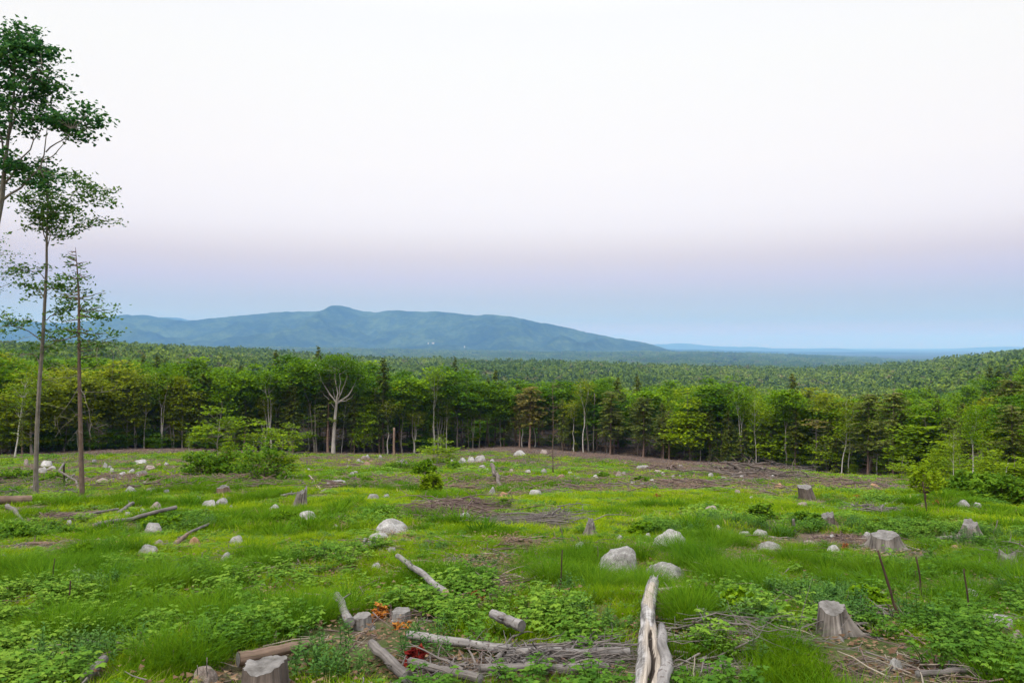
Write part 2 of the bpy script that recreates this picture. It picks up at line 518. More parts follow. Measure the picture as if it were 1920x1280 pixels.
def mountain_mat(name, scale):
    m, N, L, out = new_mat(name)
    co = _coord(N, 'Object')
    n1 = _noise(N, L, 0.0022 * scale, 6, 0.7, co); n2 = _noise(N, L, 0.02 * scale, 5, 0.75, co)
    f = _math(N, L, 'ADD', _math(N, L, 'MULTIPLY', n1, 0.55), _math(N, L, 'MULTIPLY', n2, 0.45))
    col = _ramp(N, L, f, [(0.38, (0.005, 0.011, 0.007)), (0.5, (0.024, 0.040, 0.016)), (0.60, (0.060, 0.088, 0.028))])
    p = N.new('ShaderNodeBsdfPrincipled')
    L.new(col, p.inputs['Base Color']); p.inputs['Roughness'].default_value = 1.0
    p.inputs['Specular IOR Level'].default_value = 0.0
    b = N.new('ShaderNodeBump'); b.inputs['Strength'].default_value = 1.0; b.inputs['Distance'].default_value = 12
    L.new(n2, b.inputs['Height']); L.new(b.outputs[0], p.inputs['Normal'])
    L.new(p.outputs[0], out.inputs['Surface'])
    return m

M_mount = mountain_mat('wooded_mountain', 1.0)
MX = np.array([-500, -300, -100, 0, 60, 130, 180, 225, 245, 265, 285, 310, 340, 375, 420, 450, 480, 520, 560, 600, 612, 622, 632, 645, 655, 668, 690, 705, 740, 765, 800, 830, 870, 900, 920, 935, 970, 1010, 1060, 1110, 1160, 1200, 1240, 1300.])
MP = np.array([640, 625, 606, 600, 604, 608, 604, 597, 592, 590, 593, 597, 601, 604, 597, 594, 592, 586, 586, 584, 582, 577, 573.5, 573.5, 577, 581.5, 584, 585.5, 581, 584, 586, 585, 589, 592, 592, 591, 596, 605, 617, 629, 636, 643, 655, 662.])
o = obj('mountain', ridge_mesh('mountain', MX, MP, 6800, 9500, 13000, -150, 420, 110, 300, M_mount, 3, 800))
tag(o, 'long blue wooded mountain with a small rounded summit', None, None, 'structure')
o = obj('hill', ridge_mesh('hill', np.array([180, 240, 300, 330, 355, 385, 430.]), np.array([640, 604, 595, 595, 600, 606, 650.]), 12500, 14000, 17000, -150, 60, 24, 60, M_mount, 8, 900))
tag(o, 'pale blue hill showing behind the left shoulder of the mountain', None, None, 'structure')
EX = np.array([900, 1100, 1160, 1200, 1240, 1275, 1310, 1345, 1390, 1420, 1450, 1490, 1540, 1560, 1580, 1620, 1680, 1740, 1790, 1830, 1860, 1890, 1930, 2000, 2200.])
EP = np.array([652, 650, 647, 645.5, 645, 643, 646, 649, 650, 650.5, 653, 653, 655, 652, 654.5, 657, 658, 659, 657, 656, 651.5, 650, 651, 649, 646.])
o = obj('far_hills', ridge_mesh('far_hills', EX, EP, 21000, 25000, 30000, -150, 200, 24, 30, M_mount, 12, 3000))
tag(o, 'faint blue far hills along the horizon', None, None, 'structure')
E2X = np.array([1000, 1150, 1250, 1350, 1450, 1560, 1650, 1750, 1850, 2000, 2300.])
E2P = np.array([660, 656, 654, 656, 659, 661, 660, 662, 663, 664, 668.])
o = obj('far_ridge', ridge_mesh('far_ridge', E2X, E2P, 12500, 14500, 18000, -150, 160, 20, 30, M_mount, 14, 1500))
tag(o, 'low blue wooded ridge beyond the valley', None, None, 'structure')

# ---- haze: one closed box round everything
HAZE_D = 0.92e-4
HAZE_C = (0.18, 0.40, 0.82)
def build_haze():
    acc = Acc()
    a, b0, b1, z0, z1 = 47000, -47000, 47000, -156, 520
    V = [(-a, b0, z0), (a, b0, z0), (a, b1, z0), (-a, b1, z0), (-a, b0, z1), (a, b0, z1), (a, b1, z1), (-a, b1, z1)]
    acc.add(V, [(0, 3, 2, 1), (4, 5, 6, 7), (0, 1, 5, 4), (1, 2, 6, 5), (2, 3, 7, 6), (3, 0, 4, 7)])
    m, N, L, out = new_mat('haze')
    v = N.new('ShaderNodeVolumePrincipled')
    v.inputs['Color'].default_value = (*HAZE_C, 1)
    v.inputs['Absorption Color'].default_value = (0.5, 0.5, 0.5, 1)
    v.inputs['Density'].default_value = HAZE_D
    v.inputs['Anisotropy'].default_value = 0.0
    L.new(v.outputs[0], out.inputs['Volume'])
    o = obj('haze', acc.mesh('haze', m, smooth=False, attrs=False))
    tag(o, 'thin blue evening haze filling the valley air', None, None, 'stuff')
build_haze()
# ================================================================ trees
B_GREY = bark_mat('grey_bark', (0.074, 0.065, 0.054), (0.270, 0.243, 0.209), (7, 1.2))
B_PALE = bark_mat('pale_bark', (0.160, 0.145, 0.123), (0.464, 0.428, 0.370), (6, 1.2))
B_BIG = bark_mat('pale_smooth_bark', (0.20, 0.185, 0.165), (0.50, 0.47, 0.43), (5, 1.0))
B_BROWN = bark_mat('brown_bark', (0.055, 0.038, 0.030), (0.20, 0.145, 0.115), (10, 1.5))
B_RUST = bark_mat('rusty_bark', (0.108, 0.067, 0.050), (0.324, 0.228, 0.180), (10, 1.0))
B_BIRCH = bark_mat('birch_bark', (0.286, 0.273, 0.254), (0.585, 0.559, 0.520), (3, 3), mark=(2.860, 20.800, 0.780), markcol=(0.130, 0.111, 0.098))
L_MAPLE = leaf_mat('maple_leaves', (0.055, 0.125, 0.004), (0.115, 0.227, 0.006), (0.206, 0.326, 0.009), 0.35)
L_DARK = leaf_mat('dark_leaves', (0.037, 0.095, 0.005), (0.071, 0.165, 0.007), (0.136, 0.249, 0.010), 0.35)
L_BRIGHT = leaf_mat('bright_leaves', (0.091, 0.162, 0.006), (0.158, 0.252, 0.008), (0.248, 0.337, 0.011), 0.3)
L_YELLOW = leaf_mat('yellow_green_leaves', (0.112, 0.190, 0.005), (0.194, 0.291, 0.006), (0.275, 0.358, 0.010), 0.2)
L_OLIVE = leaf_mat('olive_leaves', (0.098, 0.135, 0.007), (0.173, 0.224, 0.010), (0.270, 0.306, 0.015), 0.35)
L_HEM = leaf_mat('hemlock_needles', (0.031, 0.057, 0.010), (0.074, 0.109, 0.013), (0.154, 0.177, 0.022), 0.35, 0.2)
L_HEMB = leaf_mat('browning_needles', (0.055, 0.085, 0.014), (0.110, 0.150, 0.022), (0.170, 0.205, 0.034), 0.3, 0.2)
L_TAN = leaf_mat('tan_needles', (0.110, 0.108, 0.024), (0.190, 0.175, 0.040), (0.270, 0.230, 0.058), 0.25, 0.2)
L_LEFT = leaf_mat('backlit_leaves', (0.025, 0.090, 0.030), (0.048, 0.147, 0.036), (0.104, 0.225, 0.045), 0.2, 0.3)
L_LEFT2 = leaf_mat('small_beech_leaves', (0.037, 0.103, 0.025), (0.081, 0.178, 0.035), (0.154, 0.244, 0.046), 0.2, 0.3)

def trunk_path(h, lean, wob, rng, n=9, kink=None):
    z = np.linspace(0, 1, n)
    P = np.stack([lean[0] * z ** 1.3, lean[1] * z ** 1.3, z * 1.0], -1) * h
    w = np.cumsum(rng.normal(size=(n, 2)) * wob, 0); w -= w[0]
    P[:, :2] += w
    return P

def interp_path(P, t):
    n = len(P) - 1
    f = np.clip(t, 0, 1) * n; i = min(int(f), n - 1)
    return P[i] + (P[i + 1] - P[i]) * (f - i)

def broadleaf(seed, h=13.0, base=0.5, rx=2.8, top=1.0, forks=2, nclus=81, nleaf=41, leaf=0.40, csig=0.56, flat=0.5, shape='round',
              lean=(0, 0), trunk_r=0.105, wob=0.06, twin=None, limb_r=0.45, low=0.0, ns=5):
    """trunk with limbs (Acc) and crown of leaf cards (Acc); crown between base*h and h"""
    rng = np.random.default_rng(seed)
    W = Acc(); C = Acc()
    P = trunk_path(h * (0.92 if forks < 2 else max(base * 1.02, 0.35)), lean, wob, rng)
    H = P[-1][2]
    R = trunk_r * (1 - 0.55 * np.linspace(0, 1, len(P))) ; R[0] *= 1.35; R[1] *= 1.08
    if forks < 2: R = trunk_r * (1.02 - 0.92 * np.linspace(0, 1, len(P))); R[0] *= 1.3
    tube(W, P, R, 7)
    leaders = [(P, R)]
    if forks >= 2:
        a0 = rng.random() * 6.28
        for k in range(forks):
            a = a0 + k * 2 * PI / forks + rng.normal() * 0.3
            e = P[-1] + np.array([math.cos(a) * rx * 0.5, math.sin(a) * rx * 0.5, h * 0.93 - H]) * (0.85 + 0.2 * rng.random())
            Q = curve_path(P[-1] - [0, 0, .05], e, 6, rng, 0.05)
            Q[1:4, :2] += np.array([math.cos(a), math.sin(a)]) * rx * 0.10
            RR = R[-1] * 0.80 * (1 - 0.85 * np.linspace(0, 1, 6))
            tube(W, Q, RR, 5); leaders.append((Q, RR))
    if twin:
        Q = trunk_path(h * twin[1], (twin[0], rng.normal() * 0.05), wob, rng); Q[:, 0] += 0.25 * np.sign(twin[0])
        RR = trunk_r * 0.75 * (1 - 0.8 * np.linspace(0, 1, len(Q)))
        tube(W, Q, RR, 6); leaders.append((Q, RR))
    nodes = np.vstack([q for q, r in leaders]); nr = np.concatenate([r for q, r in leaders])
    zc0, zc1 = base * h, top * h
    cen = []
    while len(cen) < nclus:
        p = rng.uniform(-1, 1, 3)
        rr = math.hypot(p[0], p[1]); t = (p[2] + 1) / 2
        if shape == 'round': lim = math.sqrt(max(0, 1 - p[2] ** 2))
        elif shape == 'dome': lim = math.sqrt(max(0, 1 - max(t - 0.35, (0.35 - t) * 1.3) ** 2 / 0.44))
        elif shape == 'column': lim = min(1, 4 * t + .35) * min(1, 2.2 * (1 - t) + .12)
        elif shape == 'cone': lim = (1 - t) ** 0.75 * min(1, 6 * t + .3)
        elif shape == 'vase': lim = (0.25 + 0.9 * t) * math.sqrt(max(0, 1 - max(0, t - .7) ** 2 / .1))
        if rr > lim: continue
        if rr < lim * 0.45 and rng.random() < 0.55: continue
        cen.append((p[0] * rx + lean[0] * h * t, p[1] * rx + lean[1] * h * t, zc0 + t * (zc1 - zc0)))
    cen = np.array(cen)
    cen[:, :2] += interp_path(P, 1.0)[:2] * (0.6)
    for c in cen:
        d = np.linalg.norm((nodes - c) * [1, 1, 1.0], axis=1) + np.where(nodes[:, 2] > c[2] - 0.15 * abs(c[0]) - .3, 3.0, 0) + np.where(nodes[:, 2] < h * 0.15, 4, 0)
        i = int(np.argmin(d))
        Q = curve_path(nodes[i], c, 4, rng, 0.05, sag=0.04)
        r0 = min(nr[i] * limb_r, 0.05)
        tube(W, Q, np.linspace(max(r0, .012), .007, 4), 3)
        k = int(nleaf * rng.uniform(0.5, 1.4))
        s = csig * rng.uniform(0.7, 1.3)
        pts = c + rng.normal(size=(k, 3)) * [s, s, s * flat]
        cards(C, pts, leaf * rng.uniform(0.6, 1.25, k), rng, up=0.9, asp=.75, var=np.full(k, rng.uniform(0.1, 0.9)))
    if low:
        for k in range(int(low)):
            z = h * rng.uniform(0.12, base); a = rng.random() * 6.28; ll = rx * rng.uniform(0.35, 0.9)
            q0 = interp_path(P, z / H if H > z else 1)
            q1 = q0 + np.array([math.cos(a) * ll, math.sin(a) * ll, ll * rng.uniform(-.1, .35)])
            Q = curve_path(q0, q1, 4, rng, .06); tube(W, Q, np.linspace(.025, .007, 4), 3)
            n = 26
            tt = rng.uniform(0.35, 1.05, n)[:, None]
            cards(C, q0 + (q1 - q0) * tt + rng.normal(size=(n, 3)) * [.28, .28, .08], leaf * rng.uniform(.6, 1.1, n), rng, up=1.2, var=np.full(n, rng.uniform(.3, .8)))
    return W, C

def conifer(seed, h=14.0, base=0.25, rx=2.2, per=4, step=0.42, droop=0.25, needle=0.42, dense=1.0, bare=0.0, trunk_r=0.15, power=0.8, lean=(0, 0), cap=0.04, sparse=0.0):
    rng = np.random.default_rng(seed)
    W = Acc(); C = Acc()
    P = trunk_path(h, lean, 0.04, rng, 10)
    R = trunk_r * (1.02 - 0.96 * np.linspace(0, 1, 10)); R[0] *= 1.35
    tube(W, P, R, 7)
    z = h * (0.10 if bare else base)
    while z < h * 0.985:
        t = z / h
        inc = t >= base
        tt = (t - base) / (1 - base)
        for k in range(per):
            if not inc and rng.random() > bare: continue
            if inc and rng.random() < sparse: continue
            a = rng.random() * 2 * PI
            ll = rx * ((1 - tt) ** power * min(1, 0.55 + 2.5 * tt) + cap) if inc else rx * rng.uniform(0.25, 0.8)
            ll *= rng.uniform(0.6, 1.15)
            q0 = interp_path(P, t + rng.normal() * 0.005)
            q1 = q0 + np.array([math.cos(a) * ll, math.sin(a) * ll, -droop * ll + 0.12 * (0.4 if inc else 1)])
            Q = curve_path(q0, q1, 4, rng, 0.05, sag=-0.06)
            tube(W, Q, np.linspace(0.028 if ll > .8 else .014, .005, 4), 3)
            if not inc: continue
            n = max(3, int(ll * 15 * dense))
            s = rng.uniform(0.12, 1.03, n)
            c = np.array([interp_path(Q, v) for v in s])
            side = np.array([-math.sin(a), math.cos(a), 0]); fw = np.array([math.cos(a), math.sin(a), -0.3])
            sg = rng.choice([-1, 1], n)
            w = 0.28 * (1 - s * 0.6) * ll * 0.55
            off = rng.random(n) * w
            c = c + side * (sg * off)[:, None] + rng.normal(size=(n, 3)) * 0.05
            c[:, 2] -= off * 0.25
            cards(C, c, needle * rng.uniform(0.6, 1.3, n), rng, up=0.9, asp=0.42, dirs=fw + side * sg[:, None] * 0.9, var=np.full(n, rng.uniform(.15, .85)))
        z += step * rng.uniform(0.7, 1.3) * (1 - 0.45 * t)
    return W, C

def snag(seed, h, r, lean=(0, 0), wob=0.05, limbs=0, taper=0.5, spread=1.2):
    rng = np.random.default_rng(seed)
    W = Acc()
    P = trunk_path(h, lean, wob, rng, 9)
    R = r * (1 - taper * np.linspace(0, 1, 9)); R[0] *= 1.3
    tube(W, P, R, 6, caps=True)
    for k in range(limbs):
        t = rng.uniform(0.35, 0.98); a = rng.random() * 6.28; ll = spread * rng.uniform(.4, 1.1)
        q = interp_path(P, t)
        e = q + np.array([math.cos(a) * ll, math.sin(a) * ll, ll * rng.uniform(.1, .9)])
        Q = curve_path(q, e, 5, rng, .07)
        tube(W, Q, np.linspace(r * .4 * (1.1 - t) + .012, .006, 5), 4)
        for _ in range(2):
            s = interp_path(Q, rng.uniform(.4, .9)); e2 = s + rng.normal(size=3) * ll * .3 + [0, 0, ll * .15]
            tube(W, curve_path(s, e2, 4, rng, .07), np.linspace(.012, .005, 4), 3)
    return W

# a stock of tree shapes; every tree in the scene is an object of its own sharing one of these meshes
STOCK = {}
def stock(key, kind, wood, foliage, **kw):
    if kind == 'snag':
        W = snag(**kw); STOCK[key] = (W.mesh('trunk', wood), None, kw['h']); return
    W, C = (broadleaf if kind == 'broad' else conifer)(**kw)
    STOCK[key] = (W.mesh('trunk', wood), C.mesh("crown", foliage, smooth=False), kw['h'])

stock('maple0', 'broad', B_GREY, L_MAPLE, seed=1, h=13, base=.45, rx=2.7, nclus=83, nleaf=44, forks=2, shape='dome', low=5)
stock('maple1', 'broad', B_GREY, L_MAPLE, seed=2, h=13, base=.40, rx=2.4, nclus=81, nleaf=44, forks=3, shape='round', low=7)
stock('maple2', 'broad', B_PALE, L_MAPLE, seed=3, h=13, base=.50, rx=2.2, nclus=67, nleaf=42, forks=2, shape='vase', low=6, twin=(.06, .8))
stock('maple3', 'broad', B_GREY, L_MAPLE, seed=4, h=13, base=.30, rx=2.2, nclus=86, nleaf=39, forks=1, shape='column', low=10)
stock('dark0', 'broad', B_GREY, L_DARK, seed=5, h=13, base=.42, rx=2.9, nclus=89, nleaf=46, forks=3, shape='dome', low=3)
stock('dark1', 'broad', B_BROWN, L_DARK, seed=6, h=13, base=.48, rx=2.5, nclus=75, nleaf=46, forks=2, shape='round', low=4)
stock('olive0', 'broad', B_PALE, L_OLIVE, seed=7, h=12, base=.25, rx=2.2, nclus=86, nleaf=37, forks=1, shape='column', flat=.35, low=8)
stock('olive1', 'broad', B_GREY, L_OLIVE, seed=8, h=12, base=.32, rx=2.5, nclus=81, nleaf=39, forks=2, shape='dome', flat=.35, low=10)
stock('olive2', 'broad', B_PALE, L_OLIVE, seed=9, h=12, base=.40, rx=1.9, nclus=56, nleaf=31, forks=2, shape='vase', flat=.4, low=8, twin=(-.08, .9))
stock('bright0', 'broad', B_GREY, L_BRIGHT, seed=10, h=8, base=.16, rx=1.9, nclus=83, nleaf=31, forks=1, shape='cone', flat=.22, csig=.5, leaf=.32, trunk_r=.07)
stock('bright1', 'broad', B_GREY, L_BRIGHT, seed=11, h=8, base=.12, rx=1.7, nclus=70, nleaf=31, forks=1, shape='column', flat=.25, csig=.5, leaf=.32, trunk_r=.06)
stock('bright2', 'broad', B_PALE, L_BRIGHT, seed=12, h=12, base=.5, rx=1.9, nclus=54, nleaf=37, forks=2, shape='round', flat=.4, trunk_r=.09, low=5)
stock('yellow0', 'broad', B_BROWN, L_YELLOW, seed=13, h=10, base=.20, rx=2.1, nclus=94, nleaf=33, forks=1, shape='cone', flat=.25, csig=.5, leaf=.34, trunk_r=.08)
stock('birch0', 'broad', B_BIRCH, L_OLIVE, seed=14, h=12, base=.58, rx=1.5, nclus=40, nleaf=24, forks=2, shape='vase', trunk_r=.09, leaf=.28, low=3)
stock('birch1', 'broad', B_BIRCH, L_BRIGHT, seed=15, h=12, base=.52, rx=1.4, nclus=45, nleaf=24, forks=1, shape='column', trunk_r=.08, leaf=.28, low=3, wob=.06)
stock('birch2', 'broad', B_BIRCH, L_MAPLE, seed=16, h=13, base=.50, rx=1.7, nclus=48, nleaf=29, forks=2, shape='vase', trunk_r=.10, leaf=.32, twin=(.05, .85), low=4)
stock('hem0', 'con', B_BROWN, L_HEM, seed=17, h=14, base=.22, rx=2.3, bare=.5)
stock('hem1', 'con', B_BROWN, L_HEM, seed=18, h=14, base=.36, rx=2.0, bare=.7, per=4, sparse=.12)
stock('hem2', 'con', B_RUST, L_HEMB, seed=19, h=13, base=.26, rx=2.2, bare=.8, per=5, sparse=.15, power=.38, cap=.25, droop=.06)
stock('hem3', 'con', B_RUST, L_HEMB, seed=20, h=13, base=.36, rx=1.9, bare=.9, per=4, sparse=.25, power=.4, cap=.28, dense=.9, droop=.06)
stock('hem4', 'con', B_BROWN, L_HEMB, seed=21, h=12, base=.18, rx=2.0, bare=.5, per=4, power=.6, cap=.1)
stock('tan0', 'con', B_RUST, L_TAN, seed=22, h=10, base=.34, rx=1.7, bare=.9, per=5, power=.35, cap=.28, dense=1.0, droop=.05, sparse=.1)
stock('dead0', 'con', B_GREY, L_TAN, seed=23, h=9, base=.82, rx=1.6, bare=.95, per=4, power=.4, cap=.3, dense=.5, droop=.05)
stock('pole0', 'snag', B_GREY, None, seed=24, h=11, r=.09, limbs=12, wob=.05)
stock('pole1', 'snag', B_GREY, None, seed=25, h=9, r=.07, limbs=4, wob=.1, lean=(.04, 0), taper=.8)
stock('low0', 'broad', B_GREY, L_DARK, seed=26, h=7, base=.06, rx=2.0, nclus=67, nleaf=33, forks=1, shape='column', flat=.3, trunk_r=.06)
stock('low1', 'con', B_BROWN, L_HEM, seed=27, h=8, base=.06, rx=1.9, per=4, power=.7)
stock('under0', 'broad', B_PALE, L_BRIGHT, seed=28, h=5, base=.12, rx=1.2, nclus=40, nleaf=24, forks=1, shape='column', flat=.25, csig=.36, leaf=.26, trunk_r=.04)
KINDNAME = {'maple': ('maple_tree', 'tree'), 'dark': ('maple_tree', 'tree'), 'olive': ('beech_tree', 'tree'), 'bright': ('young_maple', 'tree'), 'yellow': ('young_maple', 'tree'),
            'birch': ('birch_tree', 'tree'), 'hem': ('hemlock_tree', 'tree'), 'tan': ('hemlock_tree', 'tree'), 'dead': ('dead_hemlock', 'tree'),
            'pole': ('dead_tree', 'dead tree'), 'low': ('understory_tree', 'tree'), 'under': ('sapling', 'sapling')}
N_TREE = [0]
rngT = np.random.default_rng(77)
def plant(key, x, y, h, label, wide=1.0, group='trees of the wood at the foot of the clearing', rot=None, lean=0.0, sink=0.15):
    Wm, Cm, h0 = STOCK[key]
    nm, cat = KINDNAME[key.rstrip('0123456789')]
    s = h / h0
    r = empty(nm, (x, y, zg(x, y) - sink), rngT.random() * 6.28 if rot is None else rot)
    r.rotation_euler[1] = lean * 0
    r.scale = (s * wide, s * wide, s)
    tag(r, label, cat, group)
    if lean:
        r.rotation_euler = (0, lean, 0)
    obj('trunk', Wm, r)
    if Cm is not None: obj('crown', Cm, r)
    N_TREE[0] += 1
    return r

def edge_tree(key, px, top, label, dy=1.0, wide=1.0, lean=0.0, rot=None):
    """a tree of the front row: pixel column, pixel row of its top, metres behind the edge of the clearing"""
    y = float(edge_depth(px)) + dy
    x = (px - 960) / F * y
    h = -zg(x, y) - y * (top - HY) / F
    return plant(key, x, y, h, label, wide, lean=lean, rot=rot)

# ---- the big pale tree with the bare forked limbs
def big_pale_tree():
    y = float(edge_depth(625)) - 1.0; x = (625 - 960) / F * y
    h = -zg(x, y) - y * (662 - HY) / F
    rng = np.random.default_rng(5)
    W = Acc(); C = Acc()
    sc = y / F
    def q(px, py, d=0.0): return np.array([(px - 625) * sc, d, (851 - py) * sc])
    T = np.array([q(625, 851), q(625.5, 825), q(627, 800), q(629, 775), q(631, 752)]); tube(W, T, [.36, .26, .23, .21, .19], 8)
    limbs = [([q(631, 753), q(622, 742), q(612, 728), q(604, 712), q(600, 695, -.5), q(594, 680, -1)], .13),
             ([q(631, 753), q(634, 735), q(630, 715), q(628, 698), q(632, 680)], .13),
             ([q(630, 756), q(642, 747), q(655, 738), q(664, 722), q(668, 705, 1), q(672, 690, 1.4)], .15),
             ([q(636, 750), q(648, 750), q(660, 743), q(667, 733, -1)], .08),
             ([q(626, 762), q(620, 752), q(607, 725 + 12), q(598, 727, 1)], .07),
             ([q(631, 752), q(640, 730, .8), q(646, 710, 1.2), q(650, 690, 1.5)], .11),
             ([q(631, 753), q(622, 733, 1.2), q(612, 708, 2), q(610, 690, 2.4)], .10),
             ([q(632, 753), q(640, 735, -1), q(644, 712, -2), q(640, 692, -2.4)], .10)]
    nodes = []
    for P, r in limbs:
        P = np.array(P); t = np.linspace(0, 1, len(P)); tt = np.linspace(0, 1, 9)
        Pi = np.stack([np.interp(tt, t, P[:, k]) for k in range(3)], -1) + rng.normal(size=(9, 3)) * .05
        tube(W, Pi, r * (1 - .85 * tt), 5); nodes.append(Pi[3:])
    nodes = np.vstack(nodes)
    k = 0
    while k < 150:
        p = rng.uniform(-1, 1, 3)
        t = (p[2] + 1) / 2
        if math.hypot(p[0], p[1]) > math.sqrt(max(0, 1 - max(t - .35, (0.35 - t) * .9) ** 2 / .44)): continue
        if t < .55 and math.hypot(p[0], p[1]) < .6: continue
        if p[1] < -.15 and t < .62: continue
        c = np.array([q(632, 0)[0] + p[0] * 55 * sc, p[1] * 4.2, (851 - 735) * sc + t * 71 * sc])
        i = int(np.argmin(np.linalg.norm(nodes - c, axis=1)))
        tube(W, curve_path(nodes[i], c, 4, rng, .06), np.linspace(.03, .008, 4), 3)
        n = int(rng.uniform(25, 60))
        cards(C, c + rng.normal(size=(n, 3)) * [.55, .55, .33], .36 * rng.uniform(.6, 1.25, n), rng, up=.4, var=np.full(n, rng.uniform(.2, .8)))
        k += 1
    r = empty('broad_tree', (x, y, zg(x, y) - .1))
    tag(r, 'big spreading tree with pale bare forked limbs under a wide dark green crown', 'tree', 'trees of the wood at the foot of the clearing')
    obj('trunk', W.mesh('trunk', B_BIG), r); obj('crown', C.mesh('crown', L_DARK, smooth=False), r)
    N_TREE[0] += 1
big_pale_tree()

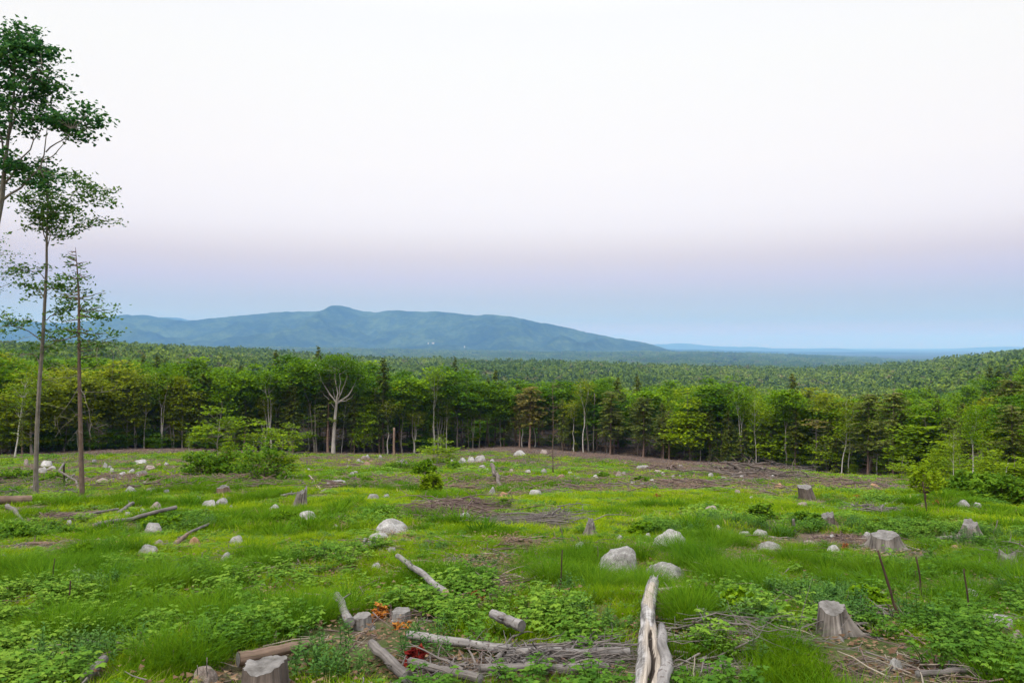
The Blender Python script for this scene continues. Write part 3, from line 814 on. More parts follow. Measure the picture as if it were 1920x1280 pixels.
FRONT = [
 # key, column, top row, behind edge, width, lean, label
 ('birch2', 508, 694, 1, 1.25, 0, 'pale many-stemmed tree fanning out left of the big spreading tree'),
 ('hem3', 543, 712, 1, .9, 0, 'thin ragged hemlock with dead lower branches between pale fanned tree and leaning birch'),
 ('maple2', 590, 672, 2, 1.0, -.06, 'slim pale tree leaning left just left of the big spreading tree'),
 ('hem1', 600, 644, 6, .8, 0, 'tallest dark conifer spire rising just left of the big spreading crown'),
 ('hem1', 612, 690, 8, .6, 0, 'straight brown conifer trunk close behind the big pale trunk'),
 ('birch1', 640, 700, 1.5, .5, .09, 'slender leaning birch stem crossing beside the big pale trunk'),
 ('hem1', 659, 705, 3, .9, 0, 'brown straight hemlock right of the big spreading tree'),
 ('hem3', 664, 735, 1, .7, 0, 'thin brown hemlock pole right under the big crown'),
 ('bright1', 683, 742, 0, .8, 0, 'slim bright green understory tree left of the tall hemlock spire'),
 ('hem0', 719, 666, 1, .95, 0, 'tall dark hemlock spire with pointed top in middle of the wood edge'),
 ('hem3', 711, 760, .5, .6, 0, 'half dead brown hemlock against the tall hemlock spire'),
 ('bright2', 754, 716, 2, 1.0, 0, 'light green slender tree just right of the tall hemlock spire'),
 ('maple2', 776, 708, 1, 1.0, 0, 'feathery light green tree with several thin stems left of the white birches'),
 ('maple3', 793, 712, 3, .9, 0, 'bushy mid green tree behind the white birch stems'),
 ('birch2', 812, 688, .5, 1.0, 0, 'pair of white birch stems left of the round crowned tree'),
 ('birch0', 824, 700, 2, .8, 0, 'single thin white birch close to the round crowned tree'),
 ('dark0', 857, 679, 1.5, 1.05, 0, 'round crowned dark green tree on twin pale stems'),
 ('hem1', 853, 664, 12, .6, 0, 'dark conifer tip poking above the round crowned tree'),
 ('birch1', 837, 720, 0, .7, 0, 'thin light stem standing in front of the round crowned tree'),
 ('maple0', 898, 714, 1, .8, .04, 'crooked trunk with yellowish green top right of the round crowned tree'),
 ('olive2', 886, 728, 2, .8, 0, 'thin olive tree between round crowned tree and crooked trunk'),
 ('hem0', 928, 688, 7, .75, 0, 'dark green conifer top behind the pale forked tree in the centre'),
 ('maple1', 938, 712, 0.5, .9, 0, 'pale straight trunk forking high up beside the tan hemlocks'),
 ('tan0', 993, 722, .5, 1.05, 0, 'broad tan brown hemlock in the middle of the wood edge'),
 ('tan0', 974, 735, 1.5, .8, 0, 'narrower tan hemlock tucked left of the broad tan one'),
 ('dark0', 1010, 713, 6, 1.1, 0, 'dark green maple behind the tan hemlocks'),
 ('dark1', 1060, 712, 6, 1.1, 0, 'dark green maple crown left of the reddish topped birch'),
 ('hem4', 1055, 745, 1, .8, 0, 'olive hemlock behind the bare tall pole'),
 ('birch0', 1094, 708, .5, .9, 0, 'pale birch with thin reddish tan top'),
 ('dark1', 1118, 712, 5, 1.0, 0, 'deep green rounded maple just right of the tan topped birch'),
 ('pole0', 1113, 735, 1, .9, 0, 'bare pale dead trunk right of the tan topped birch'),
 ('hem2', 1144, 731, .5, 1.0, 0, 'brownish hemlock with a rusty trunk and broken dead stem beside it'),
 ('pole1', 1139, 782, .2, .8, 0, 'short broken dead stem against the rusty hemlock trunk'),
 ('hem4', 1160, 704, 9, .9, 0, 'dark conifer top behind the brownish hemlock'),
 ('hem0', 1196, 698, 9, .8, 0, 'pointed dark conifer spire just left of the leaning hemlock'),
 ('hem2', 1206, 742, 0, 1.1, 0, 'wide feathery olive hemlock with rusty leaning trunk'),
 ('hem4', 1240, 752, 1, .9, 0, 'olive hemlock left of the glowing yellow green maple'),
 ('yellow0', 1294, 722, -.5, 1.05, 0, 'glowing yellow green young maple standing out from the wood edge'),
 ('dark0', 1352, 702, 5, 1.2, 0, 'big round dark green maple crown right of the yellow green maple'),
 ('hem3', 1332, 770, 1, .7, -.08, 'thin snapped leaning trunk with orange bark right of the yellow green maple'),
 ('hem4', 1366, 766, 1, .9, 0, 'thin double stemmed hemlock under the big round maple'),
 ('birch2', 1391, 728, .5, .9, 0, 'white forked birch right of the big round maple'),
 ('birch1', 1417, 735, 0, .9, 0, 'thin straight birch with leafy green top near the dark slash heap'),
 ('bright1', 1450, 760, 2, 1.3, 0, 'bushy bright green tree right of the thin straight birch'),
 ('maple2', 1474, 728, .5, .9, 0, 'pale forked trunk with light crown above the brush heap'),
 ('hem0', 1487, 697, 16, 1.0, 0, 'broad dark brown conifer top standing above the right part of the wood'),
 ('dead0', 1528, 782, 0, 1.1, 0, 'dead hemlock with bare flat branches on the right'),
 ('under0', 1549, 800, .5, 1.0, 0, 'small light sapling right of the dead hemlock'),
 ('olive1', 1560, 735, 5, 1.2, 0, 'yellow green tree behind the dead hemlock'),
 ('birch0', 1577, 740, -1, .8, .11, 'leaning white birch with rusty orange top on the right'),
 ('hem2', 1627, 735, 0, 1.1, 0, 'brownish green hemlock between leaning birch and thick pale hemlock'),
 ('hem2', 1675, 732, -.5, 1.15, 0, 'feathery hemlock with thick pale trunk at the clearing edge'),
 ('hem3', 1690, 770, .5, .8, 0, 'thin hemlock pressed against the thick pale trunked hemlock'),
 ('bright0', 1738, 760, 1, 1.6, 0, 'bright green spreading young maple left of the right hand thicket'),
 ('bright0', 1772, 800, 0, 1.2, 0, 'low bright young maple in front of the right hand hemlocks'),
 ('hem4', 1760, 745, 6, .9, 0, 'tan green hemlock behind the bright spreading maple'),
 ('hem2', 1893, 708, 16, 1.1, 0, 'tall brown conifer rising at the right side of the wood'),
 ('olive1', 1845, 740, 14, 1.0, 0, 'olive tree in front of the tall brown conifer'),
 ('bright0', 1885, 790, 6, 1.3, 0, 'bright green young tree filling the right hand thicket'),
 ('bright1', 1915, 765, 8, 1.3, 0, 'bright green tree cut by the right edge of the view'),
 ('olive0', 240, 690, 0, .9, 0, 'slim pale stemmed beech leftmost of the thin stems right of the bare hemlock'),
 ('olive2', 256, 700, .5, .9, 0, 'thin pale stemmed beech second right of the bare hemlock'),
 ('birch1', 271, 696, 0, .9, 0, 'thin white stem third right of the bare hemlock'),
 ('birch2', 301, 690, 0, .9, 0, 'pair of whitish leaning stems in the left part of the wood'),
 ('olive2', 327, 700, 1, .9, 0, 'thin olive beech right of the whitish pair of stems'),
 ('olive0', 342, 704, .5, .9, 0, 'narrow bushy beech left of the white twig in the clearing'),
 ('hem4', 372, 730, .5, .8, 0, 'brown stemmed hemlock behind the bright sapling on the left'),
 ('maple0', 372, 668, 5, 1.2, 0, 'rounded green maple topping the wood above the bright sapling'),
 ('olive1', 210, 672, 3, 1.2, 0, 'olive beech just right of the bare hemlock'),
 ('olive1', 120, 690, 0, 1.2, 0, 'olive yellow beech behind the two tall trunks'),
 ('olive0', 60, 682, -3, 1.2, 0, 'olive yellow beech left of the grey tall trunk'),
 ('birch1', 28, 690, -18, 1.0, .12, 'thin grey curving tree leaning right at the left edge'),
 ('hem3', 42, 770, -32, .5, 0, 'thin brown trunked hemlock at the left in front of the beeches'),
 ('olive2', 170, 700, -1, 1.0, 0, 'thin stemmed beech between the two tall left trunks and the wood'),
 ('maple1', 440, 690, 2, 1.0, 0, 'mid green maple left of the pale fanned tree'),
 ('maple3', 470, 680, 4, 1.1, 0, 'green maple crown behind the pale fanned tree'),
 ('dark1', 548, 664, 12, 1.0, 0, 'dark crown left of the tallest conifer spire'),
 ('hem0', 521, 652, 16, .9, 0, 'pointed conifer top left of the tallest spire'),
]
for key, px, top, dy, wd, ln, lab in FRONT:
    edge_tree(key, px, top, lab, dy, wd * 1.25, ln)

# ---- the trees behind: each its own object, sized to the roofline of the wood
ROOF_X = [-150, 0, 100, 200, 300, 370, 450, 520, 600, 690, 750, 820, 880, 940, 1000, 1050, 1100, 1160, 1200, 1300, 1350, 1400, 1480, 1560, 1650, 1700, 1800, 1880, 1920, 2100]
ROOF_P = [650, 655, 662, 672, 682, 682, 694, 690, 674, 676, 695, 696, 690, 704, 718, 718, 715, 718, 722, 720, 708, 722, 722, 728, 738, 742, 738, 724, 732, 735]
LAND = [(0, 'the tall left trunks'), (240, 'the thin pale stems'), (400, 'the bright sapling'), (508, 'the pale fanned tree'), (625, 'the big spreading tree'), (719, 'the tall hemlock spire'),
        (812, 'the white birch pair'), (857, 'the round crowned tree'), (938, 'the central pale fork'), (993, 'the broad tan hemlock'), (1094, 'the tan topped birch'), (1206, 'the olive hemlock'),
        (1294, 'the yellow green maple'), (1391, 'the white forked birch'), (1474, 'the pale forked trunk'), (1577, 'the leaning white birch'), (1675, 'the thick hemlock'), (1738, 'the bright maple'), (1850, 'the right thicket')]
ADJ = {'maple': 'mid green maple', 'dark': 'dark green maple', 'olive': 'olive beech', 'hem': 'shaded hemlock', 'bright': 'light green young tree', 'low': 'low dark understory tree', 'birch': 'thin pale birch', 'pole': 'bare thin stem', 'under': 'leafy sapling'}
rng = np.random.default_rng(11)
def back_row(n, d0, d1, kinds, roof_off, word, u0=-60, u1=1990, htop=None):
    for k in range(n):
        px = u0 + (u1 - u0) * (k + rng.random()) / n
        zone = 'left' if px < 430 else ('mid' if px < 1230 else 'right')
        key = kinds[zone][rng.integers(len(kinds[zone]))]
        y = float(edge_depth(px)) + rng.uniform(d0, d1)
        x = (px - 960) / F * y
        top = np.interp(px, ROOF_X, ROOF_P) + rng.uniform(*roof_off)
        h = -zg(x, y) - y * (top - HY) / F
        if htop: h = min(h, rng.uniform(*htop))
        near = min(LAND, key=lambda t: abs(t[0] - px))
        side = 'right of' if px > near[0] + 14 else ('left of' if px < near[0] - 14 else 'behind')
        kk = key.rstrip('0123456789')
        lab = '%s %s %s %s' % (ADJ[kk], word, side, near[1])
        BACK.append((px, lab, plant(key, x, y, h, lab, rng.uniform(1.2, 1.7))))
BACK = []
K1 = dict(left=['olive0', 'olive1', 'olive2', 'maple1', 'olive1', 'hem4', 'maple3'], mid=['maple0', 'dark1', 'dark0', 'hem1', 'hem0', 'maple2', 'hem1', 'dark1'], right=['olive1', 'maple0', 'hem4', 'maple1', 'bright2', 'dark1', 'hem4'])
K2 = dict(left=['maple0', 'olive1', 'maple1'], mid=['dark0', 'maple0', 'dark1', 'hem0', 'maple1'], right=['maple0', 'maple1', 'olive1', 'bright2', 'dark0'])
KL = dict(left=['low0', 'under0', 'low0'], mid=['low1', 'low0', 'low1'], right=['low0', 'low1', 'low0'])
KS = dict(left=['birch1', 'pole1', 'olive2'], mid=['hem1', 'pole1', 'birch0', 'hem3', 'hem1'], right=['hem3', 'birch1', 'hem1'])
back_row(50, 3, 8, K1, (8, 45), 'in second row')
back_row(34, 0, 3, KS, (30, 75), 'slim at the edge', u0=430, u1=1760)
back_row(26, 2, 6, KS, (25, 70), 'close behind the edge')
back_row(34, 9, 17, K1, (0, 25), 'deeper in')
back_row(24, 18, 32, K2, (-4, 12), 'topping the wood')
KE = dict(left=['under0', 'bright1', 'low0', 'under0'], mid=['low1', 'under0', 'low0'], right=['under0', 'bright0', 'low1', 'under0'])
back_row(22, -.5, 3, KE, (75, 130), 'skirting the edge', u0=-20, u1=470, htop=(2.5, 6))
back_row(16, 1, 5, KE, (90, 140), 'skirting the edge', u0=470, u1=1230, htop=(1.5, 4.5))
back_row(26, -.5, 3, KE, (75, 130), 'skirting the edge', u0=1230, u1=1960, htop=(2.5, 6))
back_row(34, 6, 13, KL, (70, 100), 'under tall trees', u0=430, u1=1700, htop=(3.5, 6.5))
back_row(24, 14, 26, KL, (60, 90), 'far within', htop=(5, 9))
by = {}
for px, lab, o in BACK: by.setdefault(lab, []).append((px, o))
ORD = ['first', 'second', 'third', 'fourth', 'fifth', 'sixth']
for lab, L_ in by.items():
    if len(L_) > 1:
        for k, (px, o) in enumerate(sorted(L_, key=lambda t: t[0])): o['label'] = lab + ', %s from left' % ORD[k]
print('trees', N_TREE[0])

# ---- the rest of the near wood (beyond the 300 trees that show largest) and the far woods: stuff
def instancer(name, pts, rot, scl, idx, tint, protos, label, cat_mat=None):
    """one object: points that carry instances of the meshes in protos"""
    me = bpy.data.meshes.new(name)
    n = len(pts)
    me.vertices.add(n)
    me.vertices.foreach_set('co', np.asarray(pts, np.float32).ravel())
    for nm, typ, val in (('rot', 'FLOAT_VECTOR', rot), ('scl', 'FLOAT_VECTOR', scl), ('idx', 'INT', idx), ('tint', 'FLOAT', tint)):
        at = me.attributes.new(nm, typ, 'POINT')
        at.data.foreach_set('vector' if typ == 'FLOAT_VECTOR' else 'value', np.asarray(val, np.int32 if typ == 'INT' else np.float32).ravel())
    o = obj(name, me)
    tag(o, label, None, None, 'stuff')
    col = bpy.data.collections.new(name + '_shapes')
    for k, p in enumerate(protos):
        c = bpy.data.objects.new('%s_shape_%02d' % (name, k), p)
        col.objects.link(c)
    ng = bpy.data.node_groups.new(name, 'GeometryNodeTree')
    ng.interface.new_socket('Geometry', in_out='INPUT', socket_type='NodeSocketGeometry')
    ng.interface.new_socket('Geometry', in_out='OUTPUT', socket_type='NodeSocketGeometry')
    N = ng.nodes; L = ng.links
    gi = N.new('NodeGroupInput'); go = N.new('NodeGroupOutput')
    ip = N.new('GeometryNodeInstanceOnPoints'); ci = N.new('GeometryNodeCollectionInfo')
    ci.inputs['Collection'].default_value = col
    ci.inputs['Separate Children'].default_value = True
    ci.inputs['Reset Children'].default_value = True
    def na(nm, t):
        a = N.new('GeometryNodeInputNamedAttribute'); a.data_type = t; a.inputs['Name'].default_value = nm
        return a.outputs['Attribute']
    e = N.new('FunctionNodeEulerToRotation')
    L.new(na('rot', 'FLOAT_VECTOR'), e.inputs[0])
    L.new(gi.outputs[0], ip.inputs['Points']); L.new(ci.outputs[0], ip.inputs['Instance'])
    ip.inputs['Pick Instance'].default_value = True
    L.new(na('idx', 'INT'), ip.inputs['Instance Index'])
    L.new(e.outputs[0], ip.inputs['Rotation']); L.new(na('scl', 'FLOAT_VECTOR'), ip.inputs['Scale'])
    L.new(ip.outputs[0], go.inputs[0])
    md = o.modifiers.new('scatter', 'NODES'); md.node_group = ng
    return o

FAR_B = leaf_mat('far_broadleaf', (0.052, 0.096, 0.011), (0.111, 0.173, 0.015), (0.209, 0.269, 0.029), .65, .25, inst='tint')
FAR_C = leaf_mat('far_conifer', (0.014, 0.032, 0.010), (0.032, 0.060, 0.014), (0.065, 0.092, 0.020), .6, .15, inst='tint')
FAR_T = leaf_mat('far_pale_tree', (0.10, 0.11, 0.035), (0.15, 0.15, 0.05), (0.21, 0.19, 0.07), .6, .2, inst='tint')
def blob_broad(seed, n, leaf, rx=1.0):
    rng = np.random.default_rng(seed); C = Acc()
    lob = rng.normal(size=(7, 3)) * [.42, .42, .22]; lob[:, 2] += .62
    for k in range(n):
        l = lob[rng.integers(7)]; d = rng.normal(size=3); d /= np.linalg.norm(d); d[2] = abs(d[2]) * .9 - .15
        cards(C, (l + d * rng.uniform(.28, .42))[None, :] * [rx, rx, 1], leaf * rng.uniform(.7, 1.3), rng, up=.3, asp=.8, bend=.25)
    return C
def blob_con(seed, n, leaf):
    rng = np.random.default_rng(seed); C = Acc()
    t = rng.random(n) ** 1.4; a = rng.random(n) * 6.28; r = .36 * (1 - t) ** .8 * rng.uniform(.5, 1.05, n) + .01
    P = np.stack([np.cos(a) * r, np.sin(a) * r, .12 + t * .92], -1)
    cards(C, P, leaf * rng.uniform(.6, 1.2, n) * (1.15 - .6 * t), rng, up=.7, asp=.6, dirs=np.stack([np.cos(a), np.sin(a), np.full(n, -.4)], -1), bend=.2)
    return C
PB = [blob_broad(50 + k, 110, .26).mesh('far_crown', FAR_B, smooth=False) for k in range(4)]
PC = [blob_con(60 + k, 90, .22).mesh('far_spire', FAR_C, smooth=False) for k in range(3)]
PT = [blob_broad(70, 80, .22, .7).mesh('far_pale_crown', FAR_T, smooth=False)]

def wood_points(y0, y1, n, rng, half=0.80):
    y = np.sqrt(rng.uniform(y0 ** 2, y1 ** 2, n)); u = rng.uniform(-1, 1, n) * half
    return u * y, y
rng = np.random.default_rng(101)
X, Y = [], []
for (a, b, n) in ((160, 330, 2600), (330, 700, 5200), (700, 1600, 21000), (1600, 2800, 9000), (2800, 5000, 26000), (5000, 7300, 24000)):
    x, y = wood_points(a, b, n, rng); X.append(x); Y.append(y)
X = np.concatenate(X); Y = np.concatenate(Y)
keep = Y > edge_depth(uof(X, Y)) + 36
X, Y = X[keep], Y[keep]
Z = ground(X, Y)
n = len(X)
pat = fbm(X / 120, Y / 160, 41, 4)
con = rng.random(n) < sstep(.48, .66, pat) * .6 + .03
pale = (~con) & (rng.random(n) < .12)
idx = np.where(con, 4 + rng.integers(0, 3, n), np.where(pale, 7, rng.integers(0, 4, n)))
hh = np.where(con, rng.uniform(10, 16, n), rng.uniform(7, 15, n)) * np.where(Y > 2600, 1.15, 1)
ww = np.where(con, hh * .95, rng.uniform(9, 17, n)) * np.where(Y > 2600, 1.4, 1)
scl = np.stack([ww, ww, hh], -1)
rot = np.zeros((n, 3)); rot[:, 2] = rng.random(n) * 6.28
tint = np.clip(fbm(X / 70, Y / 90, 43, 3) * .8 + fbm(X / 260, Y / 420, 44, 3) * 1.1 - .48 + rng.normal(size=n) * .13, 0, 1)
near = Y < 620
MID = ['maple0', 'maple1', 'olive1', 'dark0', 'maple3', 'hem0', 'hem4', 'tan0']
idx = np.where(near, np.where(con, 13 + rng.integers(0, 2, n), np.where(pale, 15, 8 + rng.integers(0, 5, n))), idx)
sn = hh / 13.0
scl[near] = np.stack([sn * 1.35, sn * 1.35, sn], -1)[near]
PN = [STOCK[k][1] for k in MID]
Z = Z - np.where(near, hh * .1, 0)
instancer('far_forest', np.stack([X, Y, Z - hh * .12], -1), rot, scl, idx, tint, PB + PC + PT + PN, 'endless mixed forest covering the valley beyond the clearing')
# ================================================================ things standing and lying in the clearing
L_SHRUB = leaf_mat('shrub_leaves', (0.045, 0.115, 0.010), (0.090, 0.189, 0.012), (0.158, 0.270, 0.017), 0.2)
# ---- three tall trees at the left
def tall_grey_tree():
    b = pt(68, 926); sc = b.y / F
    rng = np.random.default_rng(31)
    def q(px, py, d=0.0): return np.array([(px - 68) * sc, d, (926 - py) * sc])
    W = Acc(); C = Acc()
    P = np.array([q(68, 930), q(68, 880), q(70, 800), q(74, 720), q(80, 640), q(84, 560), q(87, 500), q(87, 440), q(89, 380), q(87, 330), q(86, 300)])
    R = np.array([5.6, 4.2, 3.9, 3.6, 3.3, 2.8, 2.3, 1.9, 1.5, 1.0, .5]) * sc
    tube(W, P, R, 10)
    limbs = [[q(86, 450), q(78, 425), q(68, 400), q(60, 370)], [q(87, 480), q(93, 450), q(98, 420), q(100, 395)], [q(89, 400), q(105, 380, .3), q(130, 350, .4), q(160, 330, .5)],
             [q(88, 440), q(105, 425), q(125, 415, -.3), q(150, 395, -.5)], [q(86, 420), q(76, 405), q(62, 390, .5), q(45, 370, .8)], [q(88, 370), q(100, 350, -.5), q(120, 325, -.8)],
             [q(87, 350), q(70, 330, -.4), q(50, 310, -.6)], [q(88, 440), q(110, 435, .5), q(140, 420, .8), q(170, 400, 1)],
             [q(86, 520), q(70, 510), q(45, 505), q(20, 500)], [q(84, 560), q(60, 540, .4), q(40, 535, .6)], [q(82, 600), q(100, 590), q(115, 570, .4)], [q(80, 640), q(55, 620), q(35, 605, -.4), q(20, 600)],
             [q(84, 545), q(105, 540, -.3), q(112, 535)], [q(78, 660), q(100, 640), q(115, 620)], [q(76, 690), q(50, 670, .6), q(25, 660, .8)]]
    for Lb in limbs:
        Lb = np.array(Lb); t = np.linspace(0, 1, len(Lb)); tt = np.linspace(0, 1, 7)
        Q = np.stack([np.interp(tt, t, Lb[:, k]) for k in range(3)], -1) + rng.normal(size=(7, 3)) * .02
        tube(W, Q, np.linspace(1.2, .3, 7) * sc, 4)
        for _ in range(7):
            s = interp_path(Q, rng.uniform(.35, 1)); e = s + rng.normal(size=3) * [.45, .45, .22]
            tube(W, curve_path(s, e, 3, rng, .05), [.012, .009, .005], 3)
            n = int(rng.uniform(16, 34))
            cards(C, s + (e - s) * rng.uniform(.2, 1.1, n)[:, None] + rng.normal(size=(n, 3)) * [.14, .14, .08], .15 * rng.uniform(.6, 1.25, n), rng, up=.6, asp=.62)
    for _ in range(34):
        p = rng.uniform(-1, 1, 3); c = q(105 + p[0] * 70, 368 + p[2] * 62, p[1] * 1.2)
        if p[0] ** 2 + p[2] ** 2 > 1: continue
        n = 46
        cards(C, c + rng.normal(size=(n, 3)) * [.26, .26, .10], .15 * rng.uniform(.6, 1.25, n), rng, up=.6, asp=.62)
    r = empty('maple_tree', (b.x, b.y, b.z - .03))
    tag(r, 'tall slim grey trunk at the left with small leafy crown high up', 'tree')
    obj('trunk', W.mesh('trunk', B_GREY), r); obj('crown', C.mesh('crown', L_LEFT2, smooth=False), r)
tall_grey_tree()

def leaning_maple():
    b = pt(-75, 935); sc = b.y / F
    rng = np.random.default_rng(32)
    def q(px, py, d=0.0): return np.array([(px + 75) * sc, d, (935 - py) * sc])
    W = Acc(); C = Acc()
    P = np.array([q(-75, 940), q(-70, 860), q(-55, 700), q(-30, 540), q(-12, 440), q(2, 370), q(8, 310), q(14, 255), q(24, 190), q(26, 130), q(28, 70), q(28, 45)])
    R = np.array([11, 8.5, 8, 7.2, 6.2, 5.2, 3.4, 2.8, 2.2, 1.6, .9, .4]) * sc
    tube(W, P, R, 10)
    limbs = [([q(2, 372), q(22, 355), q(50, 338), q(72, 312), q(84, 280), q(88, 245), q(86, 215)], 2.6), ([q(6, 340), q(25, 318), q(45, 290), q(60, 262), q(78, 235), q(84, 200)], 2.2),
             ([q(84, 282), q(105, 265), q(128, 252), q(150, 228, .5), q(165, 215, .6)], 1.4), ([q(80, 298), q(100, 288), q(130, 270, -.3), q(150, 250, -.5)], 1.3),
             ([q(8, 310), q(0, 250), q(-18, 200), q(-30, 150)], 2.2), ([q(14, 255), q(30, 210), q(45, 170), q(60, 120, .5)], 1.6), ([q(24, 190), q(50, 165), q(80, 150, -.5), q(95, 130, -.5)], 1.2),
             ([q(26, 130), q(45, 105), q(65, 85), q(75, 65)], 1.0), ([q(26, 130), q(5, 100), q(-10, 75)], 1.0), ([q(24, 200), q(60, 190, 1), q(95, 175, 1.4)], 1.0), ([q(2, 360), q(-25, 310), q(-50, 260)], 2.2), ([q(28, 75), q(32, 55), q(28, 36)], .6)]
    ends = []
    for Lb, r0 in limbs:
        Lb = np.array(Lb); t = np.linspace(0, 1, len(Lb)); tt = np.linspace(0, 1, 9)
        Q = np.stack([np.interp(tt, t, Lb[:, k]) for k in range(3)], -1) + rng.normal(size=(9, 3)) * .02
        tube(W, Q, np.linspace(r0, .35, 9) * sc, 5); ends.append(Q)
    ends = np.vstack(ends)
    # lobes of foliage: (column, row, half width, half height, number of sprays)
    for (cx, cy, hw, hh, n) in ((28, 52, 20, 18, 9), (35, 90, 48, 32, 26), (60, 115, 42, 42, 26), (0, 110, 55, 55, 34), (45, 165, 55, 30, 28), (0, 190, 60, 40, 26), (95, 150, 22, 35, 12), (20, 230, 50, 22, 14), (88, 220, 32, 28, 16),
                                (120, 232, 36, 24, 18), (165, 215, 20, 22, 12), (150, 255, 20, 10, 7), (40, 300, 40, 26, 18), (75, 330, 30, 28, 10), (-60, 200, 60, 120, 50), (-70, 330, 60, 70, 22)):
        for _ in range(int(n * .85)):
            while True:
                p = rng.uniform(-1, 1, 3)
                if (p ** 2).sum() < 1: break
            c = q(cx + p[0] * hw, cy + p[2] * hh, p[1] * min(hw * sc * 1.3, 1.6))
            i = int(np.argmin(np.linalg.norm(ends - c, axis=1)))
            tube(W, curve_path(ends[i], c, 4, rng, .05), np.linspace(.016, .006, 4), 3)
            m = int(rng.uniform(14, 46))
            cards(C, c + rng.normal(size=(m, 3)) * [.24, .24, .08], .15 * rng.uniform(.6, 1.25, m), rng, up=.6, asp=.75)
    r = empty('maple_tree', (b.x, b.y, b.z - .05))
    tag(r, 'tall maple leaning in at the upper left with dense dark green crown', 'tree')
    obj('trunk', W.mesh('trunk', B_GREY), r); obj('crown', C.mesh('crown', L_LEFT, smooth=False), r)
leaning_maple()

def bare_hemlock():
    b = pt(155, 940); sc = b.y / F
    rng = np.random.default_rng(33)
    def q(px, py, d=0.0): return np.array([(px - 155) * sc, d, (940 - py) * sc])
    W = Acc(); C = Acc(); D = Acc()
    P = np.array([q(155, 944), q(155, 925), q(153, 860), q(151, 780), q(149, 700), q(148, 620), q(148, 560), q(145, 510), q(141, 462)])
    R = np.array([6.2, 4.7, 4.3, 3.8, 3.2, 2.6, 2.0, 1.3, .4]) * sc
    tube(W, P, R, 9)
    for k in range(46):
        py = rng.uniform(468, 672); t = (py - 465) / 210
        s = interp_path(P, 1) if py < 470 else np.array([np.interp(-py, -np.array([944, 925, 860, 780, 700, 620, 560, 510, 462.]), P[:, 0]), 0, (940 - py) * sc])
        a = rng.choice([0, PI]) + rng.normal() * .7
        ll = (12 + 62 * t ** .75) * sc * rng.uniform(.55, 1.1)
        e = s + np.array([math.cos(a) * ll, math.sin(a) * ll, rng.uniform(-.15, .38) * ll])
        Q = curve_path(s, e, 6, rng, .05, sag=.05)
        tube(W, Q, np.linspace(.022, .004, 6), 3)
        n = int(ll * rng.uniform(10, 34))
        tt = rng.uniform(.25, 1.05, n)
        c = np.array([interp_path(Q, v) for v in tt]); off = rng.normal(size=(n, 3)) * [.13, .13, .05]; off[:, 2] -= np.abs(rng.normal(size=n)) * .10
        cards(C, c + off, .15 * rng.uniform(.5, 1.2, n), rng, up=.5, asp=.4, dirs=(e - s) / ll)
    for (px, py, w, h, n) in ((185, 590, 28, 14, 90), (205, 620, 20, 12, 40), (125, 520, 18, 9, 55), (130, 620, 28, 16, 70), (200, 570, 16, 8, 25), (170, 640, 30, 10, 40)):
        cards(C, np.array([q(px, py)] * n) + rng.normal(size=(n, 3)) * [w * sc * .5, .4, h * sc * .35], .14 * rng.uniform(.6, 1.2, n), rng, up=.6, asp=.6)
    dead = [([(150, 700), (125, 705), (100, 712)], 1), ([(151, 720), (135, 745), (115, 780), (105, 800)], 1.3), ([(150, 722), (158, 735), (170, 755), (178, 790), (198, 805)], 1.4), ([(151, 690), (190, 690), (235, 678)], .9), ([(150, 735), (185, 735), (220, 728)], .8),
            ([(151, 770), (140, 775), (128, 790)], .9), ([(150, 655), (180, 655), (215, 640)], .9), ([(150, 690), (118, 690), (95, 680)], .8), ([(151, 660), (190, 668), (245, 655)], .7), ([(151, 800), (140, 810), (130, 830)], .6)]
    for pts_, r0 in dead:
        dd = rng.normal() * .25
        Lb = np.array([q(px, py, dd * i) for i, (px, py) in enumerate(pts_)]); t = np.linspace(0, 1, len(Lb)); tt = np.linspace(0, 1, 8)
        Q = np.stack([np.interp(tt, t, Lb[:, k]) for k in range(3)], -1) + rng.normal(size=(8, 3)) * .025
        tube(D, Q, np.linspace(r0, .25, 8) * sc * .6, 4)
        for _ in range(4):
            s = interp_path(Q, rng.uniform(.3, 1)); tube(D, curve_path(s, s + rng.normal(size=3) * .25, 3, rng, .08), [.008, .006, .004], 3)
    r = empty('hemlock_tree', (b.x, b.y, b.z - .03))
    tag(r, 'thin nearly bare hemlock with brown trunk and sparse drooping needles at the left', 'tree')
    obj('trunk', W.mesh('trunk', B_BROWN), r); obj('crown', C.mesh('crown', L_LEFT2, smooth=False), r); obj('dead_branch', D.mesh('dead_branch', B_GREY), r)['label'] = 'bleached dead lower branches of the bare hemlock'
bare_hemlock()

